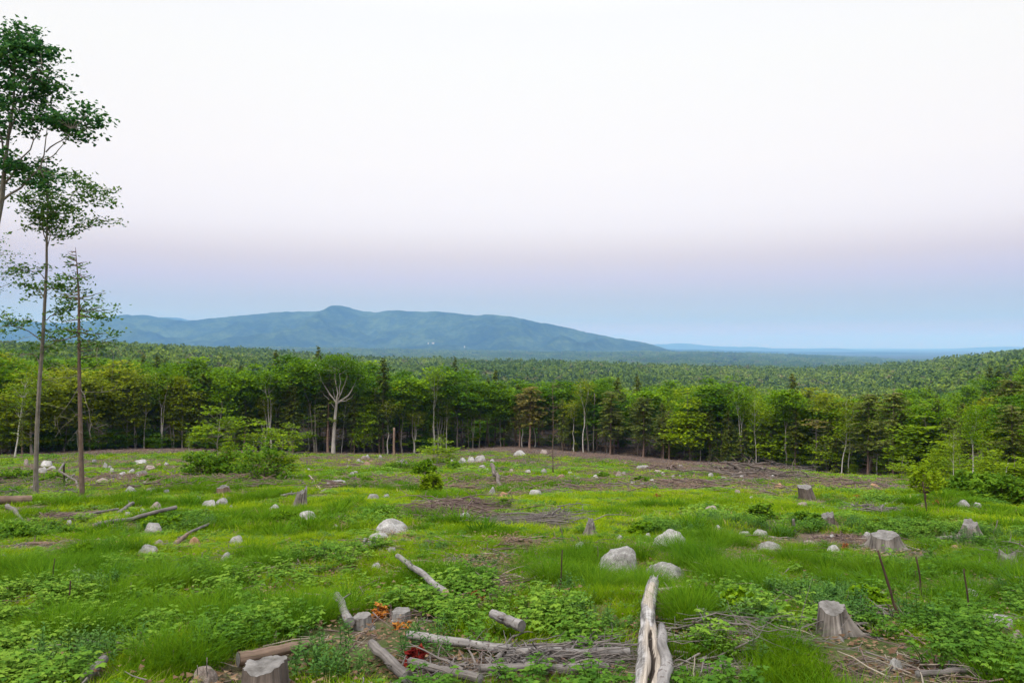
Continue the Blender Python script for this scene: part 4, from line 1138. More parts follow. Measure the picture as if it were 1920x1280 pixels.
def wispy_birch():
    b = pt(-95, 905); sc = b.y / F
    rng = np.random.default_rng(34)
    def q(px, py, d=0.0): return np.array([(px + 95) * sc, d, (905 - py) * sc])
    W = Acc(); C = Acc()
    P = np.array([q(-95, 910), q(-90, 800), q(-80, 700), q(-65, 600), q(-50, 520), q(-40, 440)])
    tube(W, P, np.array([6, 5, 4.2, 3.2, 2, .6]) * sc, 8)
    for k in range(26):
        s = interp_path(P, rng.uniform(.5, .97)); ll = rng.uniform(45, 105) * sc
        e = s + np.array([ll, rng.normal() * ll * .4, rng.uniform(-.15, .55) * ll])
        if rng.random() < .3: e[0] -= 2 * ll
        Q = curve_path(s, e, 6, rng, .05, sag=.03); tube(W, Q, np.linspace(.022, .004, 6), 3)
        n = 46
        c = np.array([interp_path(Q, v) for v in rng.uniform(.3, 1.06, n)]) + rng.normal(size=(n, 3)) * [.2, .2, .14]
        cards(C, c, .105 * rng.uniform(.6, 1.2, n), rng, up=.3, asp=.6)
    r = empty('birch_tree', (b.x, b.y, b.z - .03))
    tag(r, 'wispy small leaved tree reaching in from the left edge above the wood', 'tree')
    obj('trunk', W.mesh('trunk', B_GREY), r); obj('crown', C.mesh('crown', L_LEFT2, smooth=False), r)
wispy_birch()

# ---- bare pole, red snag and twigs in front of the wood
def place_mesh_tree(name, key, px, py, top, label, cat, wide=1.0, lean=0, group=None, rot=None):
    b = pt(px, py); h = (py - top) / F * b.y
    r = plant(key, b.x, b.y, h, label, wide, group=group or 'saplings and bare poles in the clearing', lean=lean, rot=rot, sink=.05)
    r.name = name; r['category'] = cat
    return r
stock('polefront', 'snag', B_BROWN, None, seed=41, h=12, r=.075, limbs=22, wob=.05, taper=.8)
KINDNAME['polefront'] = ('dead_tree', 'dead tree')
place_mesh_tree('dead_tree', 'polefront', 1037, 889, 716, 'tall bare dead pole standing in front of the wood near the middle', 'dead tree')
W = snag(seed=42, h=3.9, r=.17, wob=.02, taper=.25)
b = pt(739, 856)
o = obj('snag', W.mesh('snag', B_RUST), loc=(b.x, b.y, b.z - .05)); tag(o, 'short reddish broken off trunk standing before the wood below the hemlock spire', 'dead tree', 'saplings and bare poles in the clearing')

SAP = [('under0', 470, 900, 818, 'leafy sapling rising from the middle of the green thicket', 1.2), ('bright1', 425, 893, 815, 'airy bright sapling at the left of the green thicket', .9), ('under0', 528, 903, 812, 'bright sapling at the right end of the green thicket', 1.2),
       ('under0', 408, 858, 742, 'bright leafy sapling in front of the wood on the left', 1.5), ('birch1', 354, 876, 806, 'thin white twig of a birch sapling left of the bright sapling', .7),
       ('under0', 490, 858, 772, 'yellowish sapling rising above the green thicket', 1.5), ('under0', 545, 852, 782, 'leafy sapling just right of the green thicket before the wood', 1.6), ('under0', 820, 872, 812, 'small spreading sapling in front of the round crowned tree', 2.2),
       ('birch1', 1787, 927, 796, 'thin white birch stem standing left in the right hand thicket', .9), ('birch2', 1825, 922, 760, 'white forked birch in the right hand thicket', .8), ('birch1', 1843, 905, 800, 'slender white stem right of the forked birch', .8),
       ('bright1', 1858, 930, 840, 'leafy sapling at the front of the right hand thicket', 1.4), ('under0', 1800, 915, 835, 'light green sapling between the birch stems', 1.6), ('bright0', 1900, 945, 842, 'leafy bush like sapling at the right edge of the clearing', 1.8), ('under0', 1690, 905, 845, 'small sapling left of the brown stemmed bush', 1.5),
       ('bright1', 1770, 905, 830, 'leafy sapling leaning out at the left end of the right thicket', 1.4), ('under0', 1880, 915, 815, 'tall light sapling deep in the right hand thicket', 1.5)]
for key, px, py, top, lab, wd in SAP: place_mesh_tree('sapling', key, px, py, top, lab, 'sapling', wd)
W = Acc(); rng = np.random.default_rng(3); tube(W, curve_path((0, 0, -.1), (.5, .15, 1.3), 7, rng, .03), np.linspace(.035, .012, 7), 6)
b = pt(1868, 938); o = obj('leaning_sapling', W.mesh('leaning_sapling', B_BIRCH), loc=b); tag(o, 'pale dead birch stem leaning right at the right edge of the clearing', 'stem', 'saplings and bare poles in the clearing')

# ---- shrubs
def shrub(px, py, w, h, label, mat, leaf=.12, n=60, per=30, seed=0, cat='shrub', stemm=None, lift=0.0, group='shrubs in the clearing'):
    b = pt(px, py); sc = b.y / F; rx = w * sc / 2; hz = h * sc
    rng = np.random.default_rng(seed + 500); W = Acc(); C = Acc()
    for k in range(n):
        while True:
            p = rng.uniform(-1, 1, 3)
            if (p[:2] ** 2).sum() + max(0, p[2]) ** 2 < 1: break
        t = (p[2] + 1) / 2
        c = np.array([p[0] * rx, p[1] * rx, hz * (lift + (1 - lift) * t) * rng.uniform(.8, 1.1)])
        s = np.array([p[0] * rx * .25, p[1] * rx * .25, 0 if not lift else hz * lift * .6])
        tube(W, curve_path(s, c, 4, rng, .05), np.linspace(.014, .004, 4) * max(1, rx), 3)
        cards(C, c + rng.normal(size=(per, 3)) * np.array([rx, rx, hz * .5]) * .14, leaf * rng.uniform(.6, 1.3, per), rng, up=.7, asp=.7)
    if lift: tube(W, [(0, 0, -.05), (.05, 0, hz * lift * .6), (0, .05, hz * .8)], [.05, .035, .012], 6)
    r = empty('shrub', (b.x, b.y, b.z - .03)); tag(r, label, cat, group)
    obj('stem', W.mesh('stem', stemm or B_BROWN), r); obj('foliage', C.mesh('foliage', mat, smooth=False), r)
    return r
SHR = [(500, 906, 100, 84, 'large leafy green thicket left of centre before the wood', L_SHRUB, .18, 64, 17), (440, 893, 100, 62, 'lower left part of the green thicket before the wood', L_SHRUB, .19, 66, 18), (385, 893, 80, 52, 'loose green bush at the left end of the thicket', L_SHRUB, .2, 60, 28),
       (795, 892, 40, 30, 'dark green bush in front of the wood below the white birches', L_MAPLE, .16, 60, 30), (808, 926, 40, 38, 'round green bush with yellow green top above the brown brush pile', L_BRIGHT, .13, 70, 30), (690, 912, 24, 18, 'small dark green bush between thicket and round bush', L_DARK, .12, 40, 26),
       (750, 880, 60, 20, 'low light green bush left of the dark green bush', L_SHRUB, .16, 50, 24), (848, 880, 30, 16, 'low green bush right of the dark green bush', L_SHRUB, .15, 40, 24), (1732, 940, 56, 70, 'bright bush like little tree with brown stem right of the tilted stump', L_BRIGHT, .13, 34, 18),
       (1760, 930, 60, 40, 'green bush behind the brown stemmed little tree', L_BRIGHT, .17, 60, 28), (1820, 936, 90, 50, 'dense bush at the foot of the white forked birch', L_SHRUB, .17, 90, 30), (1880, 945, 100, 60, 'big leafy bush at the right edge', L_SHRUB, .17, 100, 30), (1925, 935, 60, 70, 'leafy bush cut by the right edge', L_BRIGHT, .17, 70, 30),
       (945, 952, 26, 20, 'small dark green bush on the brown brush pile', L_DARK, .10, 40, 24), (1425, 972, 50, 32, 'round leafy bush left of the upright white stick', L_SHRUB, .09, 60, 30), (1512, 985, 50, 30, 'leafy bush between white stick and dark stump', L_SHRUB, .09, 60, 30), (1650, 990, 40, 24, 'bright low bush behind the big rooted stump', L_BRIGHT, .08, 50, 28),
       (1210, 1002, 60, 26, 'dark leafy bush left behind the sloping white boulder', L_MAPLE, .08, 70, 30), (1382, 1160, 60, 60, 'dark leafy herb bush right of the small pale rock', L_MAPLE, .07, 70, 30), (1205, 905, 30, 14, 'low leafy bush in the far right clearing', L_SHRUB, .14, 40, 22), (1130, 895, 26, 12, 'low leafy bush before the hemlocks', L_SHRUB, .14, 36, 22),
       (30, 1010, 70, 30, 'leafy low bush by the left edge above the dark log', L_SHRUB, .08, 70, 30), (115, 1005, 60, 22, 'leafy low bush left of the long fallen log', L_SHRUB, .08, 60, 28), (150, 1045, 40, 30, 'dark grassy bush behind the grey log', L_MAPLE, .08, 50, 26), (300, 990, 60, 26, 'leafy low bush below the raised end of the long log', L_MAPLE, .08, 60, 28),
       (535, 978, 50, 22, 'leafy low bush beside the white boulder left of centre', L_MAPLE, .07, 60, 28), (1625, 1140, 70, 44, 'dark leafy herbs behind the flared stump', L_MAPLE, .07, 80, 30), (280, 905, 50, 16, 'low green bush among the far left rocks', L_SHRUB, .15, 40, 24), (100, 905, 60, 18, 'low green bush between the two tall trunks', L_SHRUB, .14, 40, 24), (25, 900, 70, 24, 'low green bush at the left edge before the wood', L_SHRUB, .14, 50, 26)]
for k, (px, py, w, h, lab, mt, lf, n, per) in enumerate(SHR):
    shrub(px, py, w, h, lab, mt, lf, n, per, k, lift=.45 if px == 1732 else 0.0)

# ---- rocks
def rock_mat(name, c0, c1, c2, lich):
    m, N, L, out = new_mat(name)
    co = _coord(N, 'Object')
    rnd = N.new('ShaderNodeObjectInfo').outputs['Random']
    va = N.new('ShaderNodeVectorMath'); va.operation = 'ADD'; L.new(co, va.inputs[0])
    cx = N.new('ShaderNodeCombineXYZ'); L.new(_math(N, L, 'MULTIPLY', rnd, 50.0), cx.inputs[0]); L.new(cx.outputs[0], va.inputs[1])
    n1 = _noise(N, L, 2.2, 6, 0.7, va.outputs[0]); n2 = _noise(N, L, 14, 5, 0.75, va.outputs[0]); n3 = _noise(N, L, 5.5, 5, 0.7, va.outputs[0], .6)
    f = _math(N, L, 'ADD', _math(N, L, 'MULTIPLY', n1, .5), _math(N, L, 'MULTIPLY', n2, .5))
    col = _ramp(N, L, f, [(.34, c0), (.5, c1), (.62, c2)])
    col = _mix(N, L, _ramp(N, L, n3, [(.56, (0, 0, 0)), (.64, (.8, .8, .8))]), col, lich)
    col = _mix(N, L, _ramp(N, L, n2, [(.30, (.75, .75, .75)), (.40, (0, 0, 0))]), col, (.05, .045, .04))
    p = N.new('ShaderNodeBsdfPrincipled'); L.new(col, p.inputs['Base Color']); p.inputs['Roughness'].default_value = .9; p.inputs['Specular IOR Level'].default_value = .2
    b = N.new('ShaderNodeBump'); b.inputs['Strength'].default_value = .7; b.inputs['Distance'].default_value = .06
    L.new(f, b.inputs['Height']); L.new(b.outputs[0], p.inputs['Normal']); L.new(p.outputs[0], out.inputs['Surface'])
    return m
ROCKM = {'grey': rock_mat('grey_granite', (.085, .08, .077), (.20, .193, .188), (.36, .355, .35), (.30, .31, .28)), 'pale': rock_mat('pale_granite', (.12, .115, .11), (.275, .268, .262), (.46, .45, .44), (.19, .19, .18)),
         'pink': rock_mat('pinkish_granite', (.11, .088, .08), (.225, .182, .165), (.36, .31, .28), (.25, .24, .22)), 'orange': rock_mat('orange_stone', (.17, .09, .045), (.30, .18, .10), (.42, .28, .18), (.30, .24, .19)),
         'dark': rock_mat('dark_stone', (.05, .045, .042), (.12, .11, .10), (.22, .20, .19), (.25, .24, .22)), 'brown': rock_mat('brown_stone', (.09, .055, .035), (.19, .12, .085), (.34, .25, .19), (.3, .25, .2))}
import bmesh
def rock_mesh(seed, sub, facet=9):
    bm = bmesh.new(); bmesh.ops.create_icosphere(bm, subdivisions=sub, radius=1.0)
    me = bpy.data.meshes.new('rock'); bm.to_mesh(me); bm.free()
    n = len(me.vertices); co = np.zeros(n * 3, np.float32); me.vertices.foreach_get('co', co); co = co.reshape(-1, 3).astype(float)
    rng = np.random.default_rng(seed)
    for k in range(facet):
        d = rng.normal(size=3); d[2] = abs(d[2]) * .8; d /= np.linalg.norm(d); h = rng.uniform(.58, .90)
        s = co @ d; ex = np.maximum(s - h, 0); co -= ex[:, None] * d * .88
    d = co / np.linalg.norm(co, axis=1)[:, None]
    nz = fbm(d[:, 0] * 2.1 + 3 * seed, d[:, 1] * 2.1 + d[:, 2] * 1.7, seed, 4) - .5
    nz2 = fbm(d[:, 0] * 6 + d[:, 2] * 5, d[:, 1] * 6 - d[:, 2] * 4, seed + 3, 3) - .5
    co *= (1 + .22 * nz + .10 * nz2)[:, None]
    co[:, 2] = np.where(co[:, 2] < -.35, -.35, co[:, 2])
    ext = co.max(0) - co.min(0)
    co[:, 0] /= ext[0] / 2; co[:, 1] /= ext[1] / 2; co[:, 2] /= co[:, 2].max()
    me.vertices.foreach_set('co', co.astype(np.float32).ravel())
    me.polygons.foreach_set('use_smooth', np.ones(len(me.polygons), bool)); me.update()
    return me
ROCKS = {}
def rock_obj(px, py, w, h, tone, label, k, sub=3, aspect=.85, rz=None, group='rocks lying in the clearing', cat='rock'):
    big = w > 45
    key = (k % 8, tone, big)
    if key not in ROCKS:
        me = rock_mesh(k % 8 + (90 if big else 0), 5 if big else 3, 3 if big else 8); me.materials.append(ROCKM[tone]); ROCKS[key] = me
    b = pt(px, py); sc = b.y / F
    rx = w * sc / 2; hz = h * sc * .94
    o = obj('rock' if cat == 'rock' else 'boulder', ROCKS[key], loc=(b.x, b.y + rx * aspect * .7, zg(b.x, b.y + rx * aspect * .7) - .02), rz=rz if rz is not None else (rngT.random() - .5) * .7)
    o.scale = (rx, rx * aspect, max(hz, .03) * (1.06 if w > 45 else 1.02) + .03 + .0012 * b.y)
    tag(o, label, cat, group)
    BLOCK.append((b.x, b.y + rx * .5, rx * 1.12))
    if h > 7: BLOCK.append((b.x, b.y - min(rx, .35), rx * .85))
    return o
BLOCK = []
BIGR = [(1166, 1079, 80, 49, 'grey', 'large domed grey boulder, left one of the pair in the grass'), (1250, 1089, 80, 33, 'grey', 'large flat topped grey boulder, right one of the pair in the grass'), (1258, 1024, 66, 26, 'pale', 'sloping white boulder behind the pair of grey boulders'),
        (732, 999, 64, 23, 'pale', 'large rounded white boulder left of the brown brush pile'), (571, 974, 36, 14, 'pale', 'low white boulder left of the little brown earth hole'), (510, 959, 36, 11, 'pale', 'flat white boulder left of the grey root stump'),
        (378, 1282, 52, 26, 'pink', 'pinkish grey rock at the bottom beside the sawn stump'), (1313, 1163, 38, 19, 'pale', 'smooth pale rock right of the split birch log'), (1880, 1176, 72, 18, 'grey', 'long flat grey rock right of the leaning stakes'),
        (1826, 1126, 26, 19, 'pale', 'white rock right behind the rightmost stake'), (1914, 1218, 40, 32, 'pink', 'pinkish rock cut by the right edge')]
for k, (px, py, w, h, t, lab) in enumerate(BIGR): rock_obj(px, py, w, h, t, lab, k, cat='boulder' if w > 50 else 'rock', group='boulders in the grass' if w > 50 else 'rocks lying in the clearing')
SMALL = [(47, 875, 9, 12, 'pink', 'small round pinkish rock between the two left trunks and the wood'), (83, 876, 26, 10, 'pale', 'broad pale rock just right of the tall grey trunk'), (77, 891, 20, 13, 'grey', 'grey rock leaning by the tall grey trunk'), (93, 884, 18, 8, 'pale', 'pale rock right of the grey one by the tall trunk'),
         (48, 893, 10, 6, 'grey', 'tiny grey rock left of the tall grey trunk'), (60, 918, 20, 7, 'pale', 'flat pale rock touching the left of the tall grey trunk'), (196, 879, 9, 10, 'pale', 'small upright white rock right of the bare hemlock'), (205, 881, 8, 6, 'pale', 'tiny white rock beside the upright white one'), (258, 871, 26, 7, 'pale', 'flat white rock in the far left clearing'),
         (279, 882, 22, 7, 'pink', 'flat pinkish rock in the far left clearing'), (263, 894, 26, 9, 'dark', 'dark grey rock in the far left clearing'), (228, 893, 15, 6, 'pale', 'small pale rock left of the dark grey one'), (186, 908, 28, 9, 'pink', 'flat pinkish rock right of the bare hemlock trunk'), (191, 901, 8, 5, 'pale', 'tiny white rock behind the flat pinkish one'),
         (242, 925, 21, 11, 'pale', 'blocky white rock right of the bare hemlock'), (278, 926, 23, 9, 'pink', 'low pinkish grey rock beside the blocky white one'), (309, 926, 14, 6, 'grey', 'small grey rock right of the low pinkish one'), (370, 942, 15, 10, 'pale', 'pale rock at the left end of the white row'), (390, 952, 30, 11, 'pale', 'broad white rock in the middle of the white row'), (414, 947, 22, 10, 'grey', 'grey rock at the right end of the white row'),
         (432, 955, 8, 6, 'grey', 'tiny grey rock beyond the white row'), (288, 958, 28, 14, 'pink', 'pinkish white rock behind the raised end of the long log'), (266, 963, 14, 8, 'pale', 'small jagged rock left of the pinkish white one'), (237, 967, 15, 6, 'pale', 'small pale rock between the two fallen logs'), (128, 984, 10, 6, 'pale', 'tiny pale rock below the thin fallen log'), (283, 1000, 36, 16, 'grey', 'grey slab below the raised end of the long log'),
         (442, 1021, 26, 13, 'pale', 'rounded cream rock alone in the grass'), (422, 1056, 20, 17, 'pale', 'egg shaped cream rock in the long grass'), (361, 1022, 22, 13, 'orange', 'warm coloured rock with a dark stick on it'), (292, 1025, 30, 10, 'pink', 'flat pinkish rock left of the warm one'), (272, 1036, 36, 11, 'pale', 'flat white rock in front of the flat pinkish one'), (134, 1082, 30, 12, 'pale', 'pale rock by the left iron stake'),
         (62, 1091, 16, 7, 'grey', 'small grey rock left of the left stakes'), (50, 1115, 14, 8, 'pale', 'small pale rock near the left edge in the herbs'), (68, 1117, 12, 7, 'pale', 'tiny white rock touching the pale one at left'), (48, 1153, 18, 9, 'grey', 'bluish grey rock in the herbs at the left'), (227, 896, 10, 5, 'grey', 'tiny grey rock below the small pale one'),
         (629, 912, 42, 9, 'grey', 'long low grey rock in front of the thicket'), (629, 992, 11, 7, 'pale', 'tiny white rock beside the brown earth hole'), (696, 938, 25, 10, 'grey', 'low grey rock above the white boulder'), (723, 936, 13, 7, 'grey', 'small grey rock right of the low grey one'), (734, 1038, 22, 8, 'grey', 'flat grey rock by the twisted birch stick'), (705, 1068, 20, 9, 'pale', 'pale rock sunk in grass left of the birch stick'),
         (708, 1011, 38, 8, 'pale', 'flat cream rock in front of the large white boulder'), (750, 876, 26, 13, 'dark', 'dark rock left of the dark green bush'), (687, 861, 15, 7, 'grey', 'small grey rock at the edge of the wood left of the snag'), (687, 873, 15, 6, 'brown', 'small brown rock left of the dark one'), (712, 860, 8, 5, 'pale', 'tiny white rock at the foot of the spire hemlock'), (866, 869, 16, 8, 'pale', 'pale rock at the left end of the far middle row'),
         (883, 866, 14, 8, 'pale', 'pale rock second in the far middle row'), (901, 865, 22, 9, 'grey', 'grey rock at the right end of the far middle row'), (904, 880, 15, 6, 'pale', 'flat pale rock below the far middle row'), (870, 978, 22, 14, 'pale', 'rough pale rock in the brown brush pile'), (922, 930, 20, 15, 'grey', 'grey rock under the dark broken stick'), (943, 933, 18, 9, 'orange', 'orange rock right of the dark broken stick'), (1001, 931, 28, 11, 'pale', 'layered white grey rock right of the brush pile'),
         (973, 856, 24, 9, 'pale', 'pale rock on the brown earth before the wood'), (1020, 852, 14, 7, 'pink', 'small pinkish rock on the brown earth right of the pale one'), (990, 890, 14, 7, 'pale', 'cream rock in the far middle grass'), (1020, 889, 12, 8, 'grey', 'small grey rock left of the bare pole'), (1052, 899, 15, 8, 'brown', 'reddish brown rock at the foot of the bare pole'), (1116, 899, 18, 7, 'pale', 'pale rock right of the bare pole'), (1160, 892, 11, 7, 'pink', 'small pinkish rock below the hemlocks'),
         (1205, 882, 28, 8, 'grey', 'flat grey rock before the leaning hemlock'), (1222, 906, 12, 5, 'pale', 'tiny pale rock in the far grass'), (1234, 888, 15, 5, 'pink', 'flat pinkish stone before the yellow green maple'), (1336, 962, 27, 11, 'pink', 'pinkish rock in the grass right of centre'), (1088, 1030, 20, 11, 'pale', 'pale rock with a thin stick across it'), (1111, 1105, 18, 8, 'pale', 'small cream rock in front of the boulder pair'), (1160, 1012, 22, 6, 'pale', 'flat white stone left of the sloping boulder'),
         (1426, 1008, 32, 12, 'pale', 'white rock left of the upright white stick'), (1396, 1006, 24, 7, 'pale', 'flat pale rock left of the white one'), (1346, 995, 15, 8, 'pale', 'small cream rock by a patch of bare earth'), (1447, 1034, 44, 15, 'grey', 'dark grey slab in front of the white rock'), (1339, 1013, 14, 5, 'pale', 'tiny pale stone right of the sloping boulder'), (1463, 920, 18, 12, 'orange', 'orange rock left of the tilted stump'), (1518, 1023, 24, 8, 'pink', 'pinkish stone in the bare earth left of the rooted stump'),
         (1565, 1036, 30, 10, 'pale', 'pale rock in the bare earth before the rooted stump'), (1628, 1012, 22, 12, 'pale', 'white rock touching the left of the rooted stump'), (1790, 1032, 14, 8, 'orange', 'small orange rock left below the grey stump'), (1640, 917, 22, 9, 'orange', 'orange brown rock before the thick hemlock'), (1640, 914, 12, 6, 'dark', 'dark stone beside the orange brown rock'), (1540, 980, 14, 6, 'grey', 'small grey stone beneath the dark stump'),
         (1665, 1144, 30, 12, 'pink', 'pinkish stone behind the longest stake'), (1650, 1124, 26, 12, 'pale', 'pale rock hidden in herbs left of the longest stake'), (1795, 1256, 36, 12, 'pale', 'flat pale rock near the bottom right'), (1680, 1256, 30, 16, 'pale', 'pale rock by the bottom herbs right of the flared stump'), (1505, 950, 20, 7, 'pink', 'pinkish stone between tilted stump and dark stump'), (1808, 950, 22, 9, 'grey', 'grey rock below the right hand thicket'), (1835, 952, 14, 7, 'pale', 'small pale rock right of the grey one by the thicket'),
         (1410, 1192, 26, 10, 'grey', 'grey stone among the twigs right of the birch log'), (1215, 1008, 12, 6, 'pale', 'tiny white stone left of the sloping boulder'), (1440, 893, 14, 8, 'pink', 'pinkish stone at the right end of the black slash'), (1350, 890, 16, 9, 'grey', 'grey rock at the left end of the black slash'), (1390, 892, 14, 7, 'pink', 'pink stone on the black slash heap')]
for k, (px, py, w, h, t, lab) in enumerate(SMALL): rock_obj(px, py, w * 1.08, h * 1.1, t, lab, k)
rng = np.random.default_rng(808)
# landmarks among which the little stones lie
LM = [(68, 'the tall grey trunk'), (155, 'the bare hemlock'), (260, 'the flat far rocks'), (355, 'the white birch twig'), (440, 'the green thicket'), (560, 'the thicket end'), (650, 'the big spreading tree'), (739, 'the reddish snag'), (800, 'the dark green bush'),
      (880, 'the far middle rocks'), (973, 'the wood edge rock'), (1037, 'the tall bare pole'), (1116, 'the pole rock'), (1205, 'the flat grey far rock'), (1294, 'the yellow green maple'), (1380, 'the dark slash'), (1450, 'the orange far rock'), (1515, 'the tilted stump'), (1580, 'the leaning white birch'), (1662, 'the rooted stump'), (1733, 'the brown stemmed bush'), (1800, 'the hollow stump')]
ZON = [('far grass', 170, 420, 868, 910, 34), ('far grass', 560, 960, 858, 905, 34), ('far grass', 1060, 1330, 868, 915, 34), ('slash', 1330, 1500, 880, 905, 22), ('grass', 1350, 1780, 920, 1030, 26)]
STN = []
for zn, x0, x1, y0, y1, n in ZON:
    for k in range(n):
        w = rng.uniform(4, 12); px = rng.uniform(x0, x1); tone = ['pale', 'grey', 'pink', 'pale', 'brown'][rng.integers(5)]
        lm = min(LM, key=lambda t: abs(t[0] - px)); side = 'left of' if px < lm[0] - 6 else ('right of' if px > lm[0] + 6 else 'beside')
        lab = '%s %s stone in %s %s %s' % ('tiny' if w < 7.5 else 'small', {'pink': 'pinkish'}.get(tone, tone), zn, side, lm[1])
        STN.append((px, lab, rock_obj(px, rng.uniform(y0, y1), w, w * rng.uniform(.35, .65), tone, lab, k, group='little stones of the clearing')))
for k in range(14):
    w = rng.uniform(7, 16); tone = ['brown', 'pink', 'brown', 'orange'][rng.integers(4)]; px = 1372 + rng.normal() * 26
    lab = '%s %s stone in the earth patch by the boulders' % ('small' if w < 11 else 'larger', {'pink': 'pinkish'}.get(tone, tone))
    STN.append((px, lab, rock_obj(px, 1052 + rng.normal() * 5, w, w * .6, tone, lab, k, group='stones in the small earth patch')))
by = {}
for px, lab, o in STN: by.setdefault(lab, []).append((px, o))
for lab, L_ in by.items():
    if len(L_) > 1:
        for k, (px, o) in enumerate(sorted(L_, key=lambda t: t[0])): o['label'] = lab + ', %s from left' % ORD[min(k, 5)]

# ---- stumps
B_STUMP = bark_mat('weathered_stump', (0.035, 0.029, 0.025), (0.26, 0.235, 0.215), (9, 1.4), bump=1.0, lo=.36, hi=.66)
B_STUMPD = bark_mat('dark_stump', (0.045, 0.036, 0.032), (0.20, 0.165, 0.145), (10, 1.2), bump=1.0)
B_LOG = bark_mat('weathered_log', (0.05, 0.043, 0.040), (0.23, 0.21, 0.20), (7, 1.2), bump=.8)
B_LOGP = bark_mat('bare_log', (0.15, 0.125, 0.10), (0.38, 0.33, 0.27), (9, .8), bump=.5)
B_LOGB = bark_mat('brown_log', (0.075, 0.05, 0.038), (0.26, 0.185, 0.14), (8, 1.0), bump=.8)
B_TWIG = bark_mat('grey_twig', (0.06, 0.052, 0.05), (0.22, 0.195, 0.18), (4, 4), bump=.3)
B_TWIGB = bark_mat('brown_twig', (0.055, 0.038, 0.035), (0.20, 0.145, 0.13), (4, 4), bump=.3)
B_STAKE = bark_mat('rusty_stake', (0.022, 0.014, 0.012), (0.085, 0.050, 0.038), (4, 9), bump=.6)
B_WBIRCH = bark_mat('old_birch', (0.09, 0.083, 0.08), (0.30, 0.285, 0.28), (5, 2.5), mark=(2.0, 20, .57), markcol=(.09, .075, .07), bump=.6)
M_CUT = plain_mat('sawn_wood', (.06, .055, .05), (.235, .225, .22), 7, bump=.6, detail=9)
M_CUTW = plain_mat('fresh_wood', (.28, .21, .135), (.45, .36, .25), 9, bump=.2)
def ring_face(acc, c, nrm, r, k, lob, rng):
    pass
def stump(px, py, w, h, flare, label, mat, seed, tilt=(0, 0), roots=5, cut=M_CUT, jag=0.0, name='tree_stump', cat='stump'):
    """flared, furrowed stump: outside, sawn face, roots"""
    b = pt(px, py); sc = b.y / F
    r0 = w * sc / 2; hz = h * sc
    rng = np.random.default_rng(seed + 900)
    nr, k = 11, 64
    ang = np.linspace(0, 2 * PI, k, endpoint=False)
    ra = np.sort(rng.random(roots)) * 2 * PI; rw = rng.uniform(.6, 1.2, roots)
    lob = sum(rw[i] * np.exp(-((np.angle(np.exp(1j * (ang - ra[i])))) / .30) ** 2) for i in range(roots))
    V = []; uv = []
    fine = fbm(np.cos(ang) * 6 + seed, np.sin(ang) * 6, seed, 3) - .5
    edge = fbm(np.cos(ang) * 1.4 + seed, np.sin(ang) * 1.4 + 7, seed + 4, 3) - .5
    for i in range(nr):
        t = i / (nr - 1)
        fl = (1 - t) ** 1.5
        r = r0 * (.90 + .12 * (1 - t) + flare * fl * (.15 + 1.25 * lob) + .30 * fine * (1 + .5 * (1 - t)) + .16 * (lob - .4) * (1 - .6 * t))
        z = -.06 - .05 * hz + (hz + .06) * t
        zz = z + ((jag + .28) * hz * edge * t ** 3) + .12 * hz * np.cos(ang - 1.0) * t ** 2
        V.append(np.stack([np.cos(ang) * r + tilt[0] * z, np.sin(ang) * r + tilt[1] * z, zz], -1)); uv.append(np.stack([np.abs(ang / PI - 1) * 2, np.full(k, t * hz)], -1))
    V = np.array(V); i = np.arange(nr - 1)[:, None]; j = np.arange(k)[None, :]; j2 = (j + 1) % k
    q = np.stack([i * k + j, i * k + j2, (i + 1) * k + j2, (i + 1) * k + j], -1).reshape(-1, 4)
    A = Acc(); A.add(V.reshape(-1, 3), q, None, np.array(uv).reshape(-1, 2))
    Tp = Acc(); top = V[-1].copy()
    c = top.mean(0); rings = [top * 1.0, c + (top - c) * .6 + [0, 0, -.01 * hz], c + (top - c) * .25 + [0, 0, -.03 * hz]]
    VV = np.vstack(rings + [c[None, :] - [0, 0, .03 * hz]]) + np.array([0, 0, .002])
    qq = np.stack([np.arange(2)[:, None] * k + j, np.arange(2)[:, None] * k + j2, (np.arange(2)[:, None] + 1) * k + j2, (np.arange(2)[:, None] + 1) * k + j], -1).reshape(-1, 4)
    jj = np.arange(k); Tp.add(VV, qq, np.stack([2 * k + jj, 2 * k + (jj + 1) % k, np.full(k, 3 * k)], -1))
    r = empty(name, (b.x, b.y + r0 * .5, b.z), rng.normal() * .2)
    tag(r, label, cat, 'stumps in the clearing')
    obj('bark', A.mesh('bark', mat), r); obj('sawn_face', Tp.mesh('sawn_face', cut, smooth=False), r)
    for i in range(roots):
        if rw[i] < .75: continue
        a = ra[i]; s = np.array([math.cos(a), math.sin(a), 0]) * r0 * (1 + flare * .5); s[2] = .05 * hz
        e = np.array([math.cos(a), math.sin(a), 0]) * r0 * (1 + flare) * rng.uniform(1.5, 2.1); e[2] = zg(b.x + e[0], b.y + r0 * .5 + e[1]) - b.z - .03
        R = Acc(); tube(R, curve_path(s, e, 5, rng, .06), r0 * np.linspace(.24, .06, 5) * rw[i], 7, caps=True)
        obj('root', R.mesh('root', mat), r)
    BLOCK.append((b.x, b.y + r0 * .4, r0 * (1.25 + flare * 1.1))); BLOCK.append((b.x, b.y - r0 * .9, r0 * (1.1 + flare))); BLOCK.append((b.x, b.y - r0 * 2.6, r0 * 1.9)); BLOCK.append((b.x - r0 * .5, b.y - r0 * 4.2, r0 * 1.4))
    if b.y < 12: BLOCK.append((b.x, b.y - .30, .52))
    return r
stump(1563, 1190, 50, 52, 1.0, 'weathered flared stump with spreading roots left of the leaning stakes', B_STUMP, 3)
stump(492, 1304, 88, 56, .15, 'wide grey sawn stump at the bottom left of centre', B_STUMPD, 2, roots=3, jag=.2)
